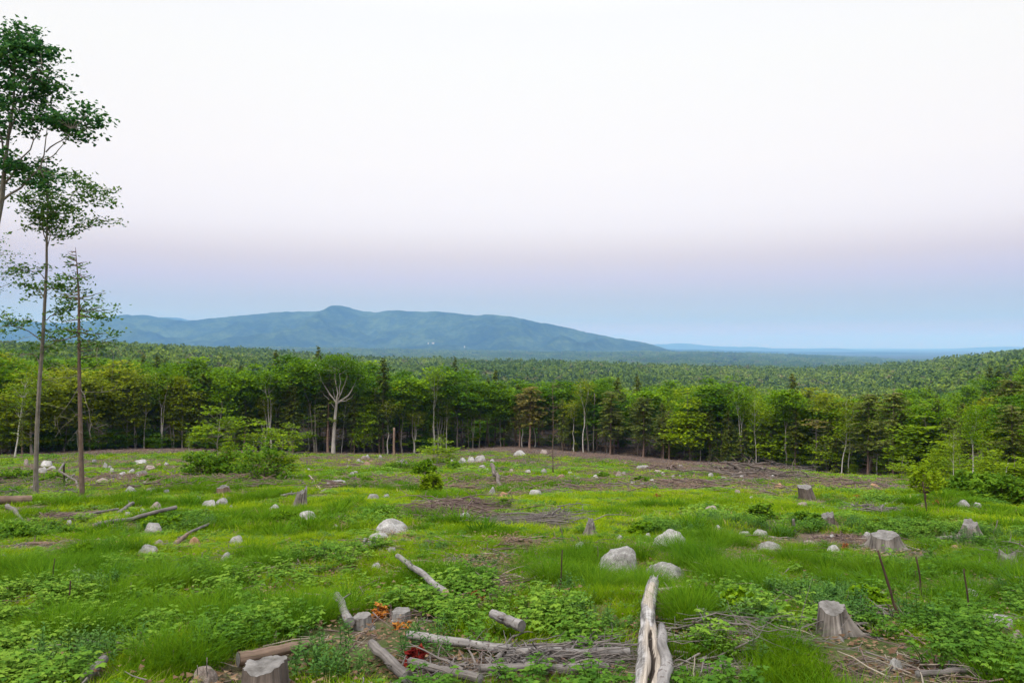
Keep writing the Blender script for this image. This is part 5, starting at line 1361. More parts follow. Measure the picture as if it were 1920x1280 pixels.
stump(1515, 936, 27, 24, .08, 'tilted dark sawn stump standing alone in the far right grass', B_STUMPD, 1, tilt=(-.25, 0), roots=3)
stump(1553, 984, 28, 18, .3, 'low dark rotting stump among bushes on the right', B_STUMPD, 4, jag=.6)
stump(1664, 1032, 52, 28, .4, 'pale topped stump on stilt roots in bare earth on the right', B_STUMP, 5, roots=7)
stump(1822, 1008, 28, 27, 1.0, 'grey hollow stump with long roots near the right edge', B_STUMP, 6, roots=5, jag=.5)
stump(1107, 1002, 16, 24, 1.0, 'narrow broken stump left of the sloping white boulder', B_STUMP, 7, jag=.9)
stump(560, 952, 20, 28, .45, 'upright twisted grey stump between the white boulders left of centre', B_STUMP, 8, jag=1.2, tilt=(.2, 0))
stump(751, 1163, 38, 17, .1, 'low cut birch stump behind the red leaves in the foreground herbs', B_WBIRCH, 9, roots=3)
stump(416, 924, 24, 11, .2, 'low reddish stump in front of the far left thicket', B_LOGB, 10, roots=4, jag=.5)
stump(677, 1180, 36, 26, .2, 'round pale birch stump beside the crooked birch piece', B_WBIRCH, 12, roots=3)
stump(1892, 1062, 30, 22, .6, 'bleached root stump at the right edge', B_LOG, 13, jag=1.2)

# ---- logs and sticks
def lying(px0, py0, px1, py1, w0, w1, label, mat, seed, l0=.0, l1=.0, name='fallen_log', cat='log', cut=M_CUT, wob=.015, stubs=2, k=12, cuts=(1, 1), n=12, group='logs and branches lying in the clearing'):
    """a log lying on the ground between two points of the ground; l0, l1 lift its ends"""
    a = pt(px0, py0); b = pt(px1, py1); rng = np.random.default_rng(seed + 1300)
    ra = w0 * a.y / F / 2; rb = w1 * b.y / F / 2
    up_ = .05 if a.y < 9 else .0
    A = np.array([0, 0, ra * .9 + l0 + up_]); B = np.array([b.x - a.x, b.y - a.y, b.z - a.z + rb * .9 + l1 + up_])
    P = curve_path(A, B, n, rng, wob)
    if not l0 and not l1:
        g = ground(a.x + P[:, 0], a.y + P[:, 1]) - a.z + (ra + (rb - ra) * np.linspace(0, 1, n)) * .6
        P[:, 2] = np.maximum(P[:, 2], g - .02)
    R = np.linspace(ra, rb, n) * (1 + .06 * rng.normal(size=n))
    T = Acc(); tube(T, P, R, k, rough=.035, rng=rng)
    for _ in range(stubs):
        s = interp_path(P, rng.uniform(.15, .9)); d = rng.normal(size=3); d[2] = abs(d[2]); d /= np.linalg.norm(d)
        tube(T, [s, s + d * ra * 2.0, s + d * ra * 3.2], [ra * .3, ra * .2, ra * .08], 5)
    if name in ('dead_branch', 'stick'):
        o = obj(name, T.mesh(name, mat), loc=a); tag(o, label, cat, group)
    else:
        o = empty(name, a); tag(o, label, cat, group)
        obj('bark', T.mesh('bark', mat), o)
        for e, (i, d) in enumerate(((0, -1), (-1, 1))):
            if not cuts[e]: continue
            t, nn, bb = frames(P); c = P[i] + t[i] * d * .004; an = np.linspace(0, 2 * PI, k, endpoint=False)
            V = np.vstack([c + R[i] * 1.0 * (np.cos(an)[:, None] * nn[i] + np.sin(an)[:, None] * bb[i]), c + t[i] * d * .006])
            C = Acc(); j = np.arange(k); C.add(V, None, np.stack([j, (j + 1) % k, np.full(k, k)], -1) if d > 0 else np.stack([(j + 1) % k, j, np.full(k, k)], -1))
            obj('cut_end', C.mesh('cut_end', cut, smooth=False), o)
    for t in np.linspace(0, 1, 9):
        q = interp_path(P, t); BLOCK.append((a.x + q[0], a.y + q[1], max(ra, rb) * 1.25 + .03)); BLOCK.append((a.x + q[0], a.y + q[1] - ra * 2 - .05, max(ra, rb) * 1.2 + .05))
    return o
lying(-10, 946, 58, 944, 18, 17, 'thick brown log with a pale sawn end at the left edge', B_LOGB, 1, cut=M_CUTW, stubs=0)
lying(176, 989, 331, 972, 8, 8, 'long bare fallen log with its pale end raised, left side', B_LOG, 2, l1=.22, cut=M_CUTW)
lying(98, 982, 222, 962, 5, 5, 'thin fallen pole behind the long bare log', B_LOG, 3, l1=.08)
lying(222, 964, 250, 953, 7, 7, 'short grey log end right of the thin fallen pole', B_LOG, 4, l1=.1)
lying(15, 952, 44, 984, 9, 8, 'short slanting grey log below the brown log at left', B_LOG, 5)
lying(-10, 997, 28, 989, 7, 6, 'peeled yellowish log at the left edge', B_LOGP, 6)
lying(50, 1025, 92, 1022, 10, 8, 'dark brown log half buried near the left edge', B_LOGB, 7)
lying(92, 1022, 140, 1013, 6, 5, 'thin brown log continuing right of the dark one', B_LOGB, 8)
lying(170, 1016, 240, 1012, 6, 5, 'slim peeled log in the left grass', B_LOGP, 9)
lying(66, 1058, 138, 1054, 9, 8, 'pale grey log lying level near the left stakes', B_LOG, 10)
lying(165, 1057, 206, 1050, 6, 6, 'grey log end right of the level grey log', B_LOG, 11)
lying(190, 1040, 252, 1028, 6, 4, 'grey branch lying left of the flat white rock', B_TWIG, 12, name='dead_branch', cat='branch')
lying(335, 1012, 392, 992, 6, 5, 'slim dark pole slanting up right in the left grass', B_LOG, 13, l1=.1)
lying(367, 987, 388, 979, 5, 5, 'short pale stick above the slim dark pole', B_LOGP, 14, name='stick', cat='stick')
lying(328, 1024, 352, 1012, 9, 7, 'dark stub of log leaning on the warm rock', B_LOGB, 15, l1=.08)
lying(110, 929, 140, 900, 5, 3, 'bleached branch curving up between the two tall trunks', B_TWIG, 16, l1=.25, name='dead_branch', cat='branch', wob=.06)
lying(525, 932, 568, 926, 6, 5, 'grey branch lying above the white boulders', B_TWIG, 17, name='dead_branch', cat='branch')
lying(580, 902, 606, 924, 3, 3, 'thin pale stick slanting in the grass before the thicket', B_LOGP, 18, name='stick', cat='stick', l0=.25)
lying(605, 924, 622, 917, 5, 4, 'short pale branch right of the thin pale stick', B_TWIG, 19, name='dead_branch', cat='branch')
lying(772, 944, 838, 937, 7, 5, 'grey log at the upper left of the brush pile', B_LOG, 20)
lying(790, 946, 824, 942, 6, 6, 'broken pinkish log beside the grey log', B_LOGP, 21)
lying(940, 916, 922, 898, 7, 8, 'dark broken stick of wood jutting up above the brush pile', B_STUMPD, 22, l1=.62, cuts=(0, 1))
lying(687, 1012, 700, 1026, 6, 7, 'upper piece of the twisted birch stick', B_WBIRCH, 23, name='stick', cat='stick', wob=.08)
lying(697, 1024, 720, 1037, 6, 6, 'lower piece of the twisted birch stick', B_WBIRCH, 24, name='stick', cat='stick', wob=.08)
lying(835, 1134, 746, 1066, 14, 9, 'long white birch log lying slantwise in the grass', B_WBIRCH, 25, l1=.10, l0=.05, cut=M_CUTW, wob=.008)
lying(656, 1184, 632, 1143, 17, 12, 'crooked white birch piece left of the red leaves', B_WBIRCH, 26, l1=.08)
lying(765, 1207, 960, 1236, 16, 18, 'long grey birch log across the bottom centre, left length', B_WBIRCH, 27, cuts=(1, 0))
lying(950, 1240, 1180, 1240, 18, 16, 'long grey birch log across the bottom centre, right length', B_WBIRCH, 28, cuts=(0, 1))
lying(697, 1224, 765, 1292, 17, 22, 'thick weathered log slanting out of the bottom edge', B_LOG, 29)
lying(770, 1258, 900, 1292, 15, 18, 'rotten grey log under the front of the brush heap', B_LOG, 30)
lying(900, 1272, 1140, 1268, 17, 15, 'bark covered log beneath the twig heap', B_LOG, 31)
lying(978, 1213, 923, 1194, 24, 17, 'short cut birch log lying in the herbs above the twig heap', B_WBIRCH, 32, l0=.08, l1=.12, stubs=1)
lying(448, 1258, 582, 1226, 26, 18, 'rotten reddish brown log behind the wide grey stump', B_LOGB, 33, stubs=0)
lying(160, 1292, 196, 1268, 17, 17, 'grey sawn log end sticking up at the bottom left', B_LOG, 34, l1=.05, stubs=0)
lying(1232, 1121, 1294, 1113, 12, 8, 'pale grey log lying behind the split birch log', B_LOGP, 35)
lying(1720, 1280, 1822, 1272, 12, 10, 'grey log lying at the bottom right', B_LOG, 36)
lying(1745, 1016, 1800, 1008, 7, 8, 'long grey root running left from the hollow stump', B_LOG, 37, name='dead_branch', cat='root', wob=.04)
lying(1590, 1186, 1690, 1178, 6, 4, 'grey branch lying between flared stump and longest stake', B_TWIG, 38, name='dead_branch', cat='branch', wob=.04)
lying(1500, 884, 1556, 878, 4, 3, 'thin pole lying before the dead hemlock', B_LOG, 39)
lying(390, 1190, 405, 1172, 4, 3, 'forked white twig sticking out of the left grass', B_TWIG, 40, l1=.08, name='stick', cat='stick')
lying(1298, 905, 1346, 900, 4, 3, 'thin log left of the black slash', B_LOGB, 41)
lying(1395, 907, 1470, 899, 6, 5, 'blackened log in the dark slash heap', B_STUMPD, 42)
lying(1372, 897, 1432, 893, 6, 5, 'second blackened log behind the first in the dark slash', B_STUMPD, 43)
lying(1465, 898, 1500, 901, 5, 4, 'pale log at the right end of the dark slash', B_LOGP, 44)

# upright sticks and stakes
def upright(bx, by, tx, ty, w, label, mat, seed, name='stake', bend=.015, cat='stake', wt=.6, n=9):
    b = pt(bx, by); sc = b.y / F; rng = np.random.default_rng(seed + 1700)
    A = np.array([0, 0, -.08]); B = np.array([(tx - bx) * sc, rng.normal() * .05, (by - ty) * sc])
    T = Acc(); tube(T, curve_path(A, B, n, rng, bend), np.linspace(w * sc / 2, w * sc / 2 * wt, n) * .75, 7, caps=True, rough=.10, rng=rng)
    o = obj(name, T.mesh(name, mat), loc=b); tag(o, label, cat, 'stakes and dead stems standing in the grass')
upright(1694, 1173, 1647, 1032, 8, 'longest rusty brown stake leaning left in front of the rooted stump', B_STAKE, 1)
upright(1735, 1135, 1713, 1041, 6.5, 'middle rusty stake of the three on the right', B_STAKE, 2, bend=.03)
upright(1818, 1171, 1803, 1064, 5.5, 'rightmost curved rusty stake by the white rock', B_STAKE, 3, bend=.03)
upright(1718, 1108, 1717, 1070, 3, 'thin short stem beside the middle stake', B_STAKE, 9, name='bare_twig', cat='stem')
upright(1048, 1113, 1054, 1029, 5, 'upright brown stick left of the grey boulder pair', B_STAKE, 4)
upright(1122, 1060, 1120, 1022, 3, 'thin dark stem left of the domed boulder', B_TWIGB, 5, name='bare_twig', cat='stem')
upright(1058, 1006, 1050, 984, 3, 'thin slanting twig below the brush pile', B_TWIGB, 6, name='bare_twig', cat='stem')
upright(1097, 1026, 1082, 1006, 3, 'thin twig leaning across the small pale rock', B_TWIGB, 7, name='bare_twig', cat='stem')
upright(129, 1142, 133, 1088, 5, 'rusty brown stake in the left herbs', B_STAKE, 8)
upright(97, 1108, 103, 1046, 3.5, 'thin rusty rod left of the brown stake', B_STAKE, 10)
upright(243, 1130, 241, 1094, 3, 'thin bare stem in the left grass', B_TWIGB, 11, name='bare_twig', cat='stem')
upright(301, 1160, 301, 1143, 3, 'tiny bare stem right of the dark tussock', B_TWIGB, 12, name='bare_twig', cat='stem')
upright(1490, 1002, 1486, 972, 8, 'upright white broken stick on the right', B_TWIG, 13, name='broken_stick', cat='stick', wt=.8)
upright(1640, 964, 1637, 945, 6, 'white stick standing in the bleached root tangle', B_TWIG, 14, name='broken_stick', cat='stick')
upright(1862, 1004, 1872, 976, 3, 'thin white curved twig right of the hollow stump', B_TWIG, 15, name='broken_stick', cat='stick', bend=.08)
upright(1738, 962, 1732, 905, 5, 'brown bare stem of the bright little tree', B_STAKE, 16, name='bare_twig', cat='stem')
upright(1330, 867, 1335, 850, 3, 'pale stick leaning at the foot of the yellow green maple', B_LOGP, 17, name='broken_stick', cat='stick')
upright(1905, 938, 1903, 918, 8, 'reddish broken stem at the right edge', B_RUST, 18, name='bare_twig', cat='stem')
upright(388, 1282, 391, 1230, 4, 'thin white forked twig over the pinkish bottom rock', B_TWIG, 19, name='broken_stick', cat='stick', bend=.06)
upright(362, 1282, 372, 1245, 3, 'bent white twig left of the forked one', B_TWIG, 20, name='broken_stick', cat='stick', bend=.1)

# ---- the split birch trunk in the foreground
def split_birch():
    a = pt(1196, 1370); b = pt(1226, 1128); rng = np.random.default_rng(61)
    A = np.array([0, 0, .07]); B = np.array([b.x - a.x, b.y - a.y, b.z - a.z + .17])
    n, k = 40, 64
    t = np.linspace(0, 1, n)
    P = A + (B - A) * t[:, None]
    side = np.array([1, 0, 0])
    P += side * (.05 * np.sin(t * 5.2 + .4) * (1 - t * .5))[:, None]
    R = np.interp(t, [0, .28, .48, .6, .8, 1], [.100, .096, .080, .066, .064, .062])
    T, N, Bn = frames(P)
    ang = np.linspace(0, 2 * PI, k, endpoint=False)
    # upward direction as the zero of the angle, so that the split and the peeled patch face up
    up = np.array([0, -.35, 1.0]); V = []; msk = []
    for i in range(n):
        u = up - T[i] * np.dot(up, T[i]); u /= np.linalg.norm(u); s = np.cross(T[i], u)
        rr = R[i] * (1 + .17 * (fbm(np.cos(ang) * 3 + i * .45, np.sin(ang) * 3 + i * .1, 5, 4) - .5) * 2)
        da = np.abs(np.angle(np.exp(1j * (ang + .18 * math.sin(i * .5) - .15))))
        cut = np.exp(-(da / .26) ** 2) * sstep(.02, .10, t[i]) * sstep(.56, .44, t[i])
        rr = rr * (1 - .72 * cut)
        V.append(P[i] + rr[:, None] * (np.cos(ang)[:, None] * u + np.sin(ang)[:, None] * s))
        peel = np.exp(-(np.abs(np.angle(np.exp(1j * (ang + .1)))) / .75) ** 4) * sstep(.66, .72, t[i] + .03 * np.sin(ang * 3)) * sstep(.985, .94, t[i])
        bare = np.exp(-(da / .85) ** 4) * sstep(.60, .50, t[i] + .04 * np.sin(ang * 5)) * .62
        msk.append(np.where(cut > .45, 2.0, np.maximum(peel, bare)))
    V = np.array(V); V[-1] += T[-1] * (rng.random(k) ** 2 * .26)[:, None]
    i = np.arange(n - 1)[:, None]; j = np.arange(k)[None, :]; j2 = (j + 1) % k
    q = np.stack([i * k + j, i * k + j2, (i + 1) * k + j2, (i + 1) * k + j], -1).reshape(-1, 4)
    L_ = np.linalg.norm(B - A) * t
    uv = np.stack([np.broadcast_to(np.abs(ang / PI - 1), (n, k)), np.broadcast_to(L_[:, None], (n, k))], -1).reshape(-1, 2)
    m, Nn, L, out = new_mat('split_birch')
    u_ = _coord(Nn, 'UV')
    g = _noise(Nn, L, 1, 5, .65, _scale(Nn, L, u_, (9, 1.6, 1)), .5); g2 = _noise(Nn, L, 8, 5, .7, _coord(Nn, 'Object'))
    bark = _ramp(Nn, L, _math(Nn, L, 'ADD', _math(Nn, L, 'MULTIPLY', g, .5), _math(Nn, L, 'MULTIPLY', g2, .5)), [(.38, (.045, .04, .038)), (.48, (.17, .16, .155)), (.60, (.40, .385, .38))])
    grain = _noise(Nn, L, 1, 5, .7, _scale(Nn, L, u_, (40, 1.2, 1)))
    wood = _ramp(Nn, L, grain, [(.32, (.07, .055, .045)), (.5, (.30, .26, .22)), (.7, (.50, .44, .37))])
    mk = _attr(Nn, 'mask')
    col = _mix(Nn, L, _ramp(Nn, L, mk, [(.25, (0, 0, 0)), (.6, (1, 1, 1))]), bark, wood)
    col = _mix(Nn, L, _ramp(Nn, L, _math(Nn, L, 'SUBTRACT', mk, 1.0), [(.1, (0, 0, 0)), (.6, (1, 1, 1))]), col, (.035, .026, .02))  # inside of the split painted near black, shade put into the colour
    p = Nn.new('ShaderNodeBsdfPrincipled'); L.new(col, p.inputs['Base Color']); p.inputs['Roughness'].default_value = .85; p.inputs['Specular IOR Level'].default_value = .2
    bp = Nn.new('ShaderNodeBump'); bp.inputs['Strength'].default_value = .9; bp.inputs['Distance'].default_value = .012
    L.new(_math(Nn, L, 'ADD', g, _math(Nn, L, 'MULTIPLY', grain, .6)), bp.inputs['Height']); L.new(bp.outputs[0], p.inputs['Normal']); L.new(p.outputs[0], out.inputs['Surface'])
    A_ = Acc(); A_.add(V.reshape(-1, 3), q, None, uv, 0.0, np.array(msk).reshape(-1))
    r = empty('split_log', a); tag(r, 'split white birch trunk with jagged top and peeled patch pointing away from the bottom edge', 'log')
    obj('bark', A_.mesh('bark', m), r)
    C = Acc(); c = P[-1] - T[-1] * .03; C.add(np.vstack([V[-1], c]), None, np.stack([np.arange(k), (np.arange(k) + 1) % k, np.full(k, k)], -1)); obj('broken_end', C.mesh('broken_end', M_CUT, smooth=False), r)
    # side limb
    e = pt(1238, 1212); S = Acc()
    Q = np.array([P[1] + [.05, 0, .02], P[5] + [.085, -.02, .04], P[9] + [.12, 0, .06], [e.x - a.x, e.y - a.y, e.z - a.z + .17]])
    tt = np.linspace(0, 1, 12); t4 = np.linspace(0, 1, 4); Q = np.stack([np.interp(tt, t4, Q[:, d]) for d in range(3)], -1) + rng.normal(size=(12, 3)) * .006
    tube(S, Q, np.interp(tt, [0, .6, .9, 1], [.05, .045, .038, .028]), 14, caps=True, rough=.05, rng=rng); o = obj('side_limb', S.mesh('side_limb', B_WBIRCH), r)
    for tq in np.linspace(0, 1, 14):
        p_ = A + (B - A) * tq; BLOCK.append((a.x + p_[0], a.y + p_[1], .22 - .08 * tq)); BLOCK.append((a.x + p_[0] + .1, a.y + p_[1], .2 - .1 * tq))
split_birch()

# ---- heaps of brush: each heap a thing, its larger branches parts, its twigs one mass
def brush(px, py, w, d_px, label, mat, seed, nb=18, nt=160, h=.35, thick=(.010, .035), ln=(.5, 1.5), ang=None, name='brush_pile', tm=None, forks=2):
    c = pt(px, py); f = pt(px, py + d_px / 2); g = pt(px, py - d_px / 2); sc = c.y / F
    rx = w * sc / 2; ry = max((g.y - f.y) / 2, .2); rng = np.random.default_rng(seed + 2100)
    r = empty(name, c); tag(r, label, 'brush pile', 'heaps of dead branches')
    def base():
        while True:
            p = rng.uniform(-1, 1, 2)
            if (p ** 2).sum() < 1: return np.array([p[0] * rx, p[1] * ry])
    def zz(x, y): return zg(c.x + x, c.y + y) - c.z
    for k in range(nb):
        s = base(); L_ = rng.uniform(*ln); a = rng.random() * 2 * PI if ang is None else rng.normal() * ang[1] + ang[0]
        e = s + np.array([math.cos(a), math.sin(a)]) * L_ ; s = s - np.array([math.cos(a), math.sin(a)]) * L_ * .3
        hh = h * rng.random() * max(0, 1 - (s[0] / rx) ** 2 * .5)
        P = curve_path((*s, zz(*s) + .03 + hh * .6), (*e, zz(*e) + .03 + hh * rng.uniform(.2, 1.3)), 8, rng, .06)
        P[:, 2] = np.maximum(P[:, 2], ground(c.x + P[:, 0], c.y + P[:, 1]) - c.z + .01)
        T = Acc(); r0 = rng.uniform(*thick); tube(T, P, np.linspace(r0, r0 * .25, 8), 6)
        for _ in range(forks + int(rng.integers(0, 3))):
            q = interp_path(P, rng.uniform(.3, .9)); dd = rng.normal(size=3) * [1, 1, .5]; dd[2] = abs(dd[2]); dd /= np.linalg.norm(dd)
            tube(T, curve_path(q, q + dd * L_ * rng.uniform(.15, .4), 5, rng, .08), np.linspace(r0 * .5, r0 * .12, 5), 4)
        obj('branch', T.mesh('branch', mat), r)
    T = Acc()
    for k in range(nt):
        s = base(); L_ = rng.uniform(ln[0] * .4, ln[1] * .5); a = rng.random() * 2 * PI if ang is None else rng.normal() * ang[1] * 1.4 + ang[0]
        e = s + np.array([math.cos(a), math.sin(a)]) * L_
        hh = h * rng.random()
        P = curve_path((*s, zz(*s) + hh * .7), (*e, zz(*e) + hh * rng.uniform(0, 1.2)), 5, rng, .07)
        rr = rng.uniform(.2, .5) * thick[0]; tube(T, P, np.linspace(rr, rr * .4, 5), 3)
    o = obj('twigs', T.mesh('twigs', tm or mat), r); o['kind'] = 'stuff'
    for _ in range(int(10 * max(1, rx))):
        s = base(); BLOCK.append((c.x + s[0], c.y + s[1], .12))
    return r
brush(865, 958, 190, 26, 'broad brown brush pile in the middle of the clearing', B_TWIGB, 1, nb=40, nt=700, h=.34, thick=(.012, .03), ln=(.6, 2.2), tm=B_TWIGB)
brush(965, 982, 190, 14, 'low pale twig heap right in front of the brown brush pile', B_TWIG, 2, nb=22, nt=240, h=.25, thick=(.012, .024), ln=(.6, 2.0), ang=(.05, .35))
brush(1048, 972, 44, 8, 'bleached branch arching at the right end of the brush pile', B_TWIG, 3, nb=8, nt=40, h=.5, thick=(.014, .03), ln=(.4, .9))
brush(815, 975, 110, 10, 'dark bent branches at the left front of the brush pile', B_TWIGB, 4, nb=8, nt=60, h=.2, thick=(.02, .045), ln=(.6, 1.4), ang=(.1, .4))
brush(1040, 1246, 230, 40, 'tangled heap of grey twigs along the bottom centre', B_TWIG, 5, nb=34, nt=380, h=.16, thick=(.005, .013), ln=(.25, .75), ang=(.08, .30))
brush(860, 1266, 150, 24, 'grey twigs strewn left of the crooked dark branches', B_TWIG, 22, nb=16, nt=160, h=.14, thick=(.005, .013), ln=(.25, .7))
brush(960, 1255, 130, 40, 'thick crooked dark branches at the bottom centre', B_LOG, 6, nb=6, nt=60, h=.26, thick=(.016, .03), ln=(.3, .6), ang=(.8, .7))
brush(1340, 1200, 150, 60, 'thin grey branches reaching right of the split birch trunk', B_TWIG, 7, nb=12, nt=60, h=.30, thick=(.006, .013), ln=(.6, 1.5), ang=(-.35, .5))
brush(1330, 1262, 110, 20, 'small twig litter right of the split birch trunk base', B_TWIG, 8, nb=8, nt=80, h=.08, thick=(.006, .014), ln=(.2, .6))
brush(40, 930, 80, 18, 'silvery branch tangle above the brown log at the left edge', B_TWIG, 9, nb=16, nt=90, h=.7, thick=(.012, .028), ln=(.7, 1.6))
brush(130, 972, 80, 12, 'twig litter in the bare earth behind the thin fallen pole', B_TWIGB, 10, nb=10, nt=120, h=.12, thick=(.01, .02), ln=(.4, 1.0))
brush(1637, 962, 60, 12, 'bleached root tangle right of the dark stump', B_TWIG, 11, nb=16, nt=60, h=.38, thick=(.014, .04), ln=(.3, .9))
brush(1600, 1012, 120, 16, 'fallen twigs in the bare earth left of the rooted stump', B_TWIGB, 12, nb=12, nt=160, h=.12, thick=(.008, .02), ln=(.3, 1.0))
brush(1420, 893, 110, 14, 'dark slash heap in front of the wood on the right', B_STUMPD, 13, nb=30, nt=260, h=.9, thick=(.04, .10), ln=(1.0, 3.2), tm=B_STUMPD)
brush(1465, 876, 60, 8, 'grey brush heap at the foot of the pale forked trunk', B_TWIG, 14, nb=18, nt=150, h=1.2, thick=(.03, .06), ln=(1.2, 3.0))
brush(1240, 884, 90, 8, 'brown slash strip left of the dark heap', B_TWIGB, 15, nb=18, nt=160, h=.5, thick=(.03, .07), ln=(.8, 2.6))
brush(1640, 906, 60, 8, 'low slash heap before the thick hemlock', B_LOGB, 16, nb=12, nt=80, h=.5, thick=(.02, .05), ln=(.6, 1.6))
brush(980, 1022, 70, 14, 'small reddish twig and root patch in the centre grass', B_LOGB, 17, nb=10, nt=100, h=.12, thick=(.01, .02), ln=(.3, .8))
brush(1900, 1056, 50, 12, 'branch tangle at the right edge beside the bleached root', B_TWIG, 18, nb=10, nt=50, h=.3, thick=(.01, .02), ln=(.4, .9))
brush(1040, 856, 190, 14, 'brown slash spread before the middle of the wood', B_TWIGB, 19, nb=24, nt=420, h=.45, thick=(.03, .07), ln=(.8, 2.6))
brush(1660, 1160, 80, 20, 'fallen twigs behind the longest stake', B_TWIG, 20, nb=7, nt=40, h=.15, thick=(.008, .016), ln=(.4, .9))
brush(225, 908, 50, 8, 'grey twig heap right of the bare hemlock', B_TWIGB, 21, nb=8, nt=60, h=.25, thick=(.012, .025), ln=(.5, 1.2))

# ---- red and orange dying leaves
L_RED = leaf_mat('red_leaves', (.13, .012, .010), (.20, .022, .018), (.30, .05, .03), .1)
L_ORANGE = leaf_mat('orange_leaves', (.28, .085, .015), (.42, .15, .03), (.52, .24, .05), .1)
L_RUSTL = leaf_mat('rust_leaves', (.16, .05, .02), (.24, .085, .03), (.34, .14, .05), .1)
def leafy(px, py, w, h, label, mat, leaf, n, seed):
    b = pt(px, py); BLOCK.append((b.x, b.y - .05, .16 + w * b.y / F / 2)); BLOCK.append((b.x, b.y - .3, .14))
    return shrub(px, py, w, h * 1.25, label, mat, leaf, int(n * 1.4), 9, seed + 60, cat='plant', group='red and orange plants')
leafy(780, 1250, 40, 38, 'dark red leaved seedling above the twig heap', L_RED, .055, 26, 1)
leafy(712, 1158, 32, 26, 'orange leaved seedling beside the low birch stump', L_ORANGE, .055, 22, 2)
leafy(694, 1172, 14, 14, 'small red orange leaves on the round birch stump', L_RUSTL, .045, 10, 3)
leafy(755, 1178, 34, 18, 'yellow orange bramble leaves right of the low birch stump', L_ORANGE, .04, 14, 4)
leafy(893, 1125, 26, 18, 'faded orange leaves at the end of the white birch log', L_RUSTL, .05, 16, 5)
leafy(975, 1162, 14, 10, 'rust leaf tuft on the thin brown stick', L_RUSTL, .04, 8, 6)
leafy(1751, 950, 18, 12, 'red leaf tuft behind the brown stemmed little tree', L_RUSTL, .06, 14, 7)
leafy(1230, 935, 16, 8, 'rust leaf tuft in the far grass right of centre', L_RUSTL, .07, 12, 8)
leafy(1904, 945, 16, 20, 'reddish leaves round the broken stem at the right edge', L_RUSTL, .06, 14, 9)
leafy(1608, 936, 26, 10, 'reddish brown plant right of the tilted stump', L_RUSTL, .06, 14, 10)
leafy(1585, 1030, 14, 14, 'rust seedling on the bare earth by the pale rock', L_RUSTL, .04, 12, 11)

# ---- far white houses
M_WALL = plain_mat('white_wall', (.36, .36, .35), (.42, .42, .41), .1, bump=0); M_ROOF = plain_mat('grey_roof', (.25, .24, .24), (.35, .34, .33), .1, bump=0)
def house(px, y, w, d, hw, label, ground_z=None, rz=.3, rowpx=None):
    x = (px - 960) / F * y; z = zg(x, y) if rowpx is None else -(rowpx - HY) / F * y
    A = Acc(); a, b = w / 2, d / 2
    A.add([(-a, -b, -9), (a, -b, -9), (a, b, -9), (-a, b, -9), (-a, -b, hw), (a, -b, hw), (a, b, hw), (-a, b, hw), (-a, 0, hw * 1.7), (a, 0, hw * 1.7)], [(0, 1, 5, 4), (1, 2, 6, 5), (2, 3, 7, 6), (3, 0, 4, 7)], [(5, 6, 9), (7, 4, 8)])
    Rf = Acc(); Rf.add([(-a - 1, -b - 1, hw - .5), (a + 1, -b - 1, hw - .5), (a + 1, 0, hw * 1.7 + .4), (-a - 1, 0, hw * 1.7 + .4), (a + 1, b + 1, hw - .5), (-a - 1, b + 1, hw - .5)], [(0, 1, 2, 3), (3, 2, 4, 5)])
    r = empty('house', (x, y, z), rz); tag(r, label, 'house', 'white houses far off in the valley')
    obj('wall', A.mesh('wall', M_WALL, smooth=False), r); obj('roof', Rf.mesh('roof', M_ROOF, smooth=False), r)
house(1212, 6000, 28, 8, 4.5, 'white farmhouse on the wooded rise right of the mountain', rowpx=661.5)
house(1204, 6010, 11, 7, 6.5, 'smaller white building just left of the white farmhouse', rowpx=661.5)
house(812, 7000, 21, 7, 4.0, 'white house low on the mountain side', rowpx=643)
house(803, 7010, 11, 6, 3.5, 'little white house left of the one on the mountain side', rowpx=643)
house(871, 7000, 9, 6, 4.0, 'tiny white house right of the pair on the mountain side', rowpx=650)
house(1168, 5200, 21, 7, 3.5, 'pale low building in the trees left below the white farmhouse', rowpx=673)
# ================================================================ ground cover: masses nobody could count
G_GRASS = leaf_mat('grass_blades', (0.068, 0.153, 0.004), (0.149, 0.255, 0.005), (0.267, 0.351, 0.008), .75, .4, inst='tint')
G_TUSS = leaf_mat('tussock_blades', (0.036, 0.108, 0.005), (0.076, 0.175, 0.006), (0.138, 0.242, 0.008), .6, .4, inst='tint')
G_BRAM = leaf_mat('bramble_leaves', (0.043, 0.114, 0.013), (0.092, 0.195, 0.020), (0.177, 0.291, 0.032), .55, .3, inst='tint')
G_HERB = leaf_mat('herb_leaves', (0.036, 0.098, 0.022), (0.072, 0.161, 0.033), (0.132, 0.230, 0.055), .55, .3, inst='tint')
G_STEM = plain_mat('plant_stem', (.06, .05, .02), (.12, .11, .04), 20, bump=0)

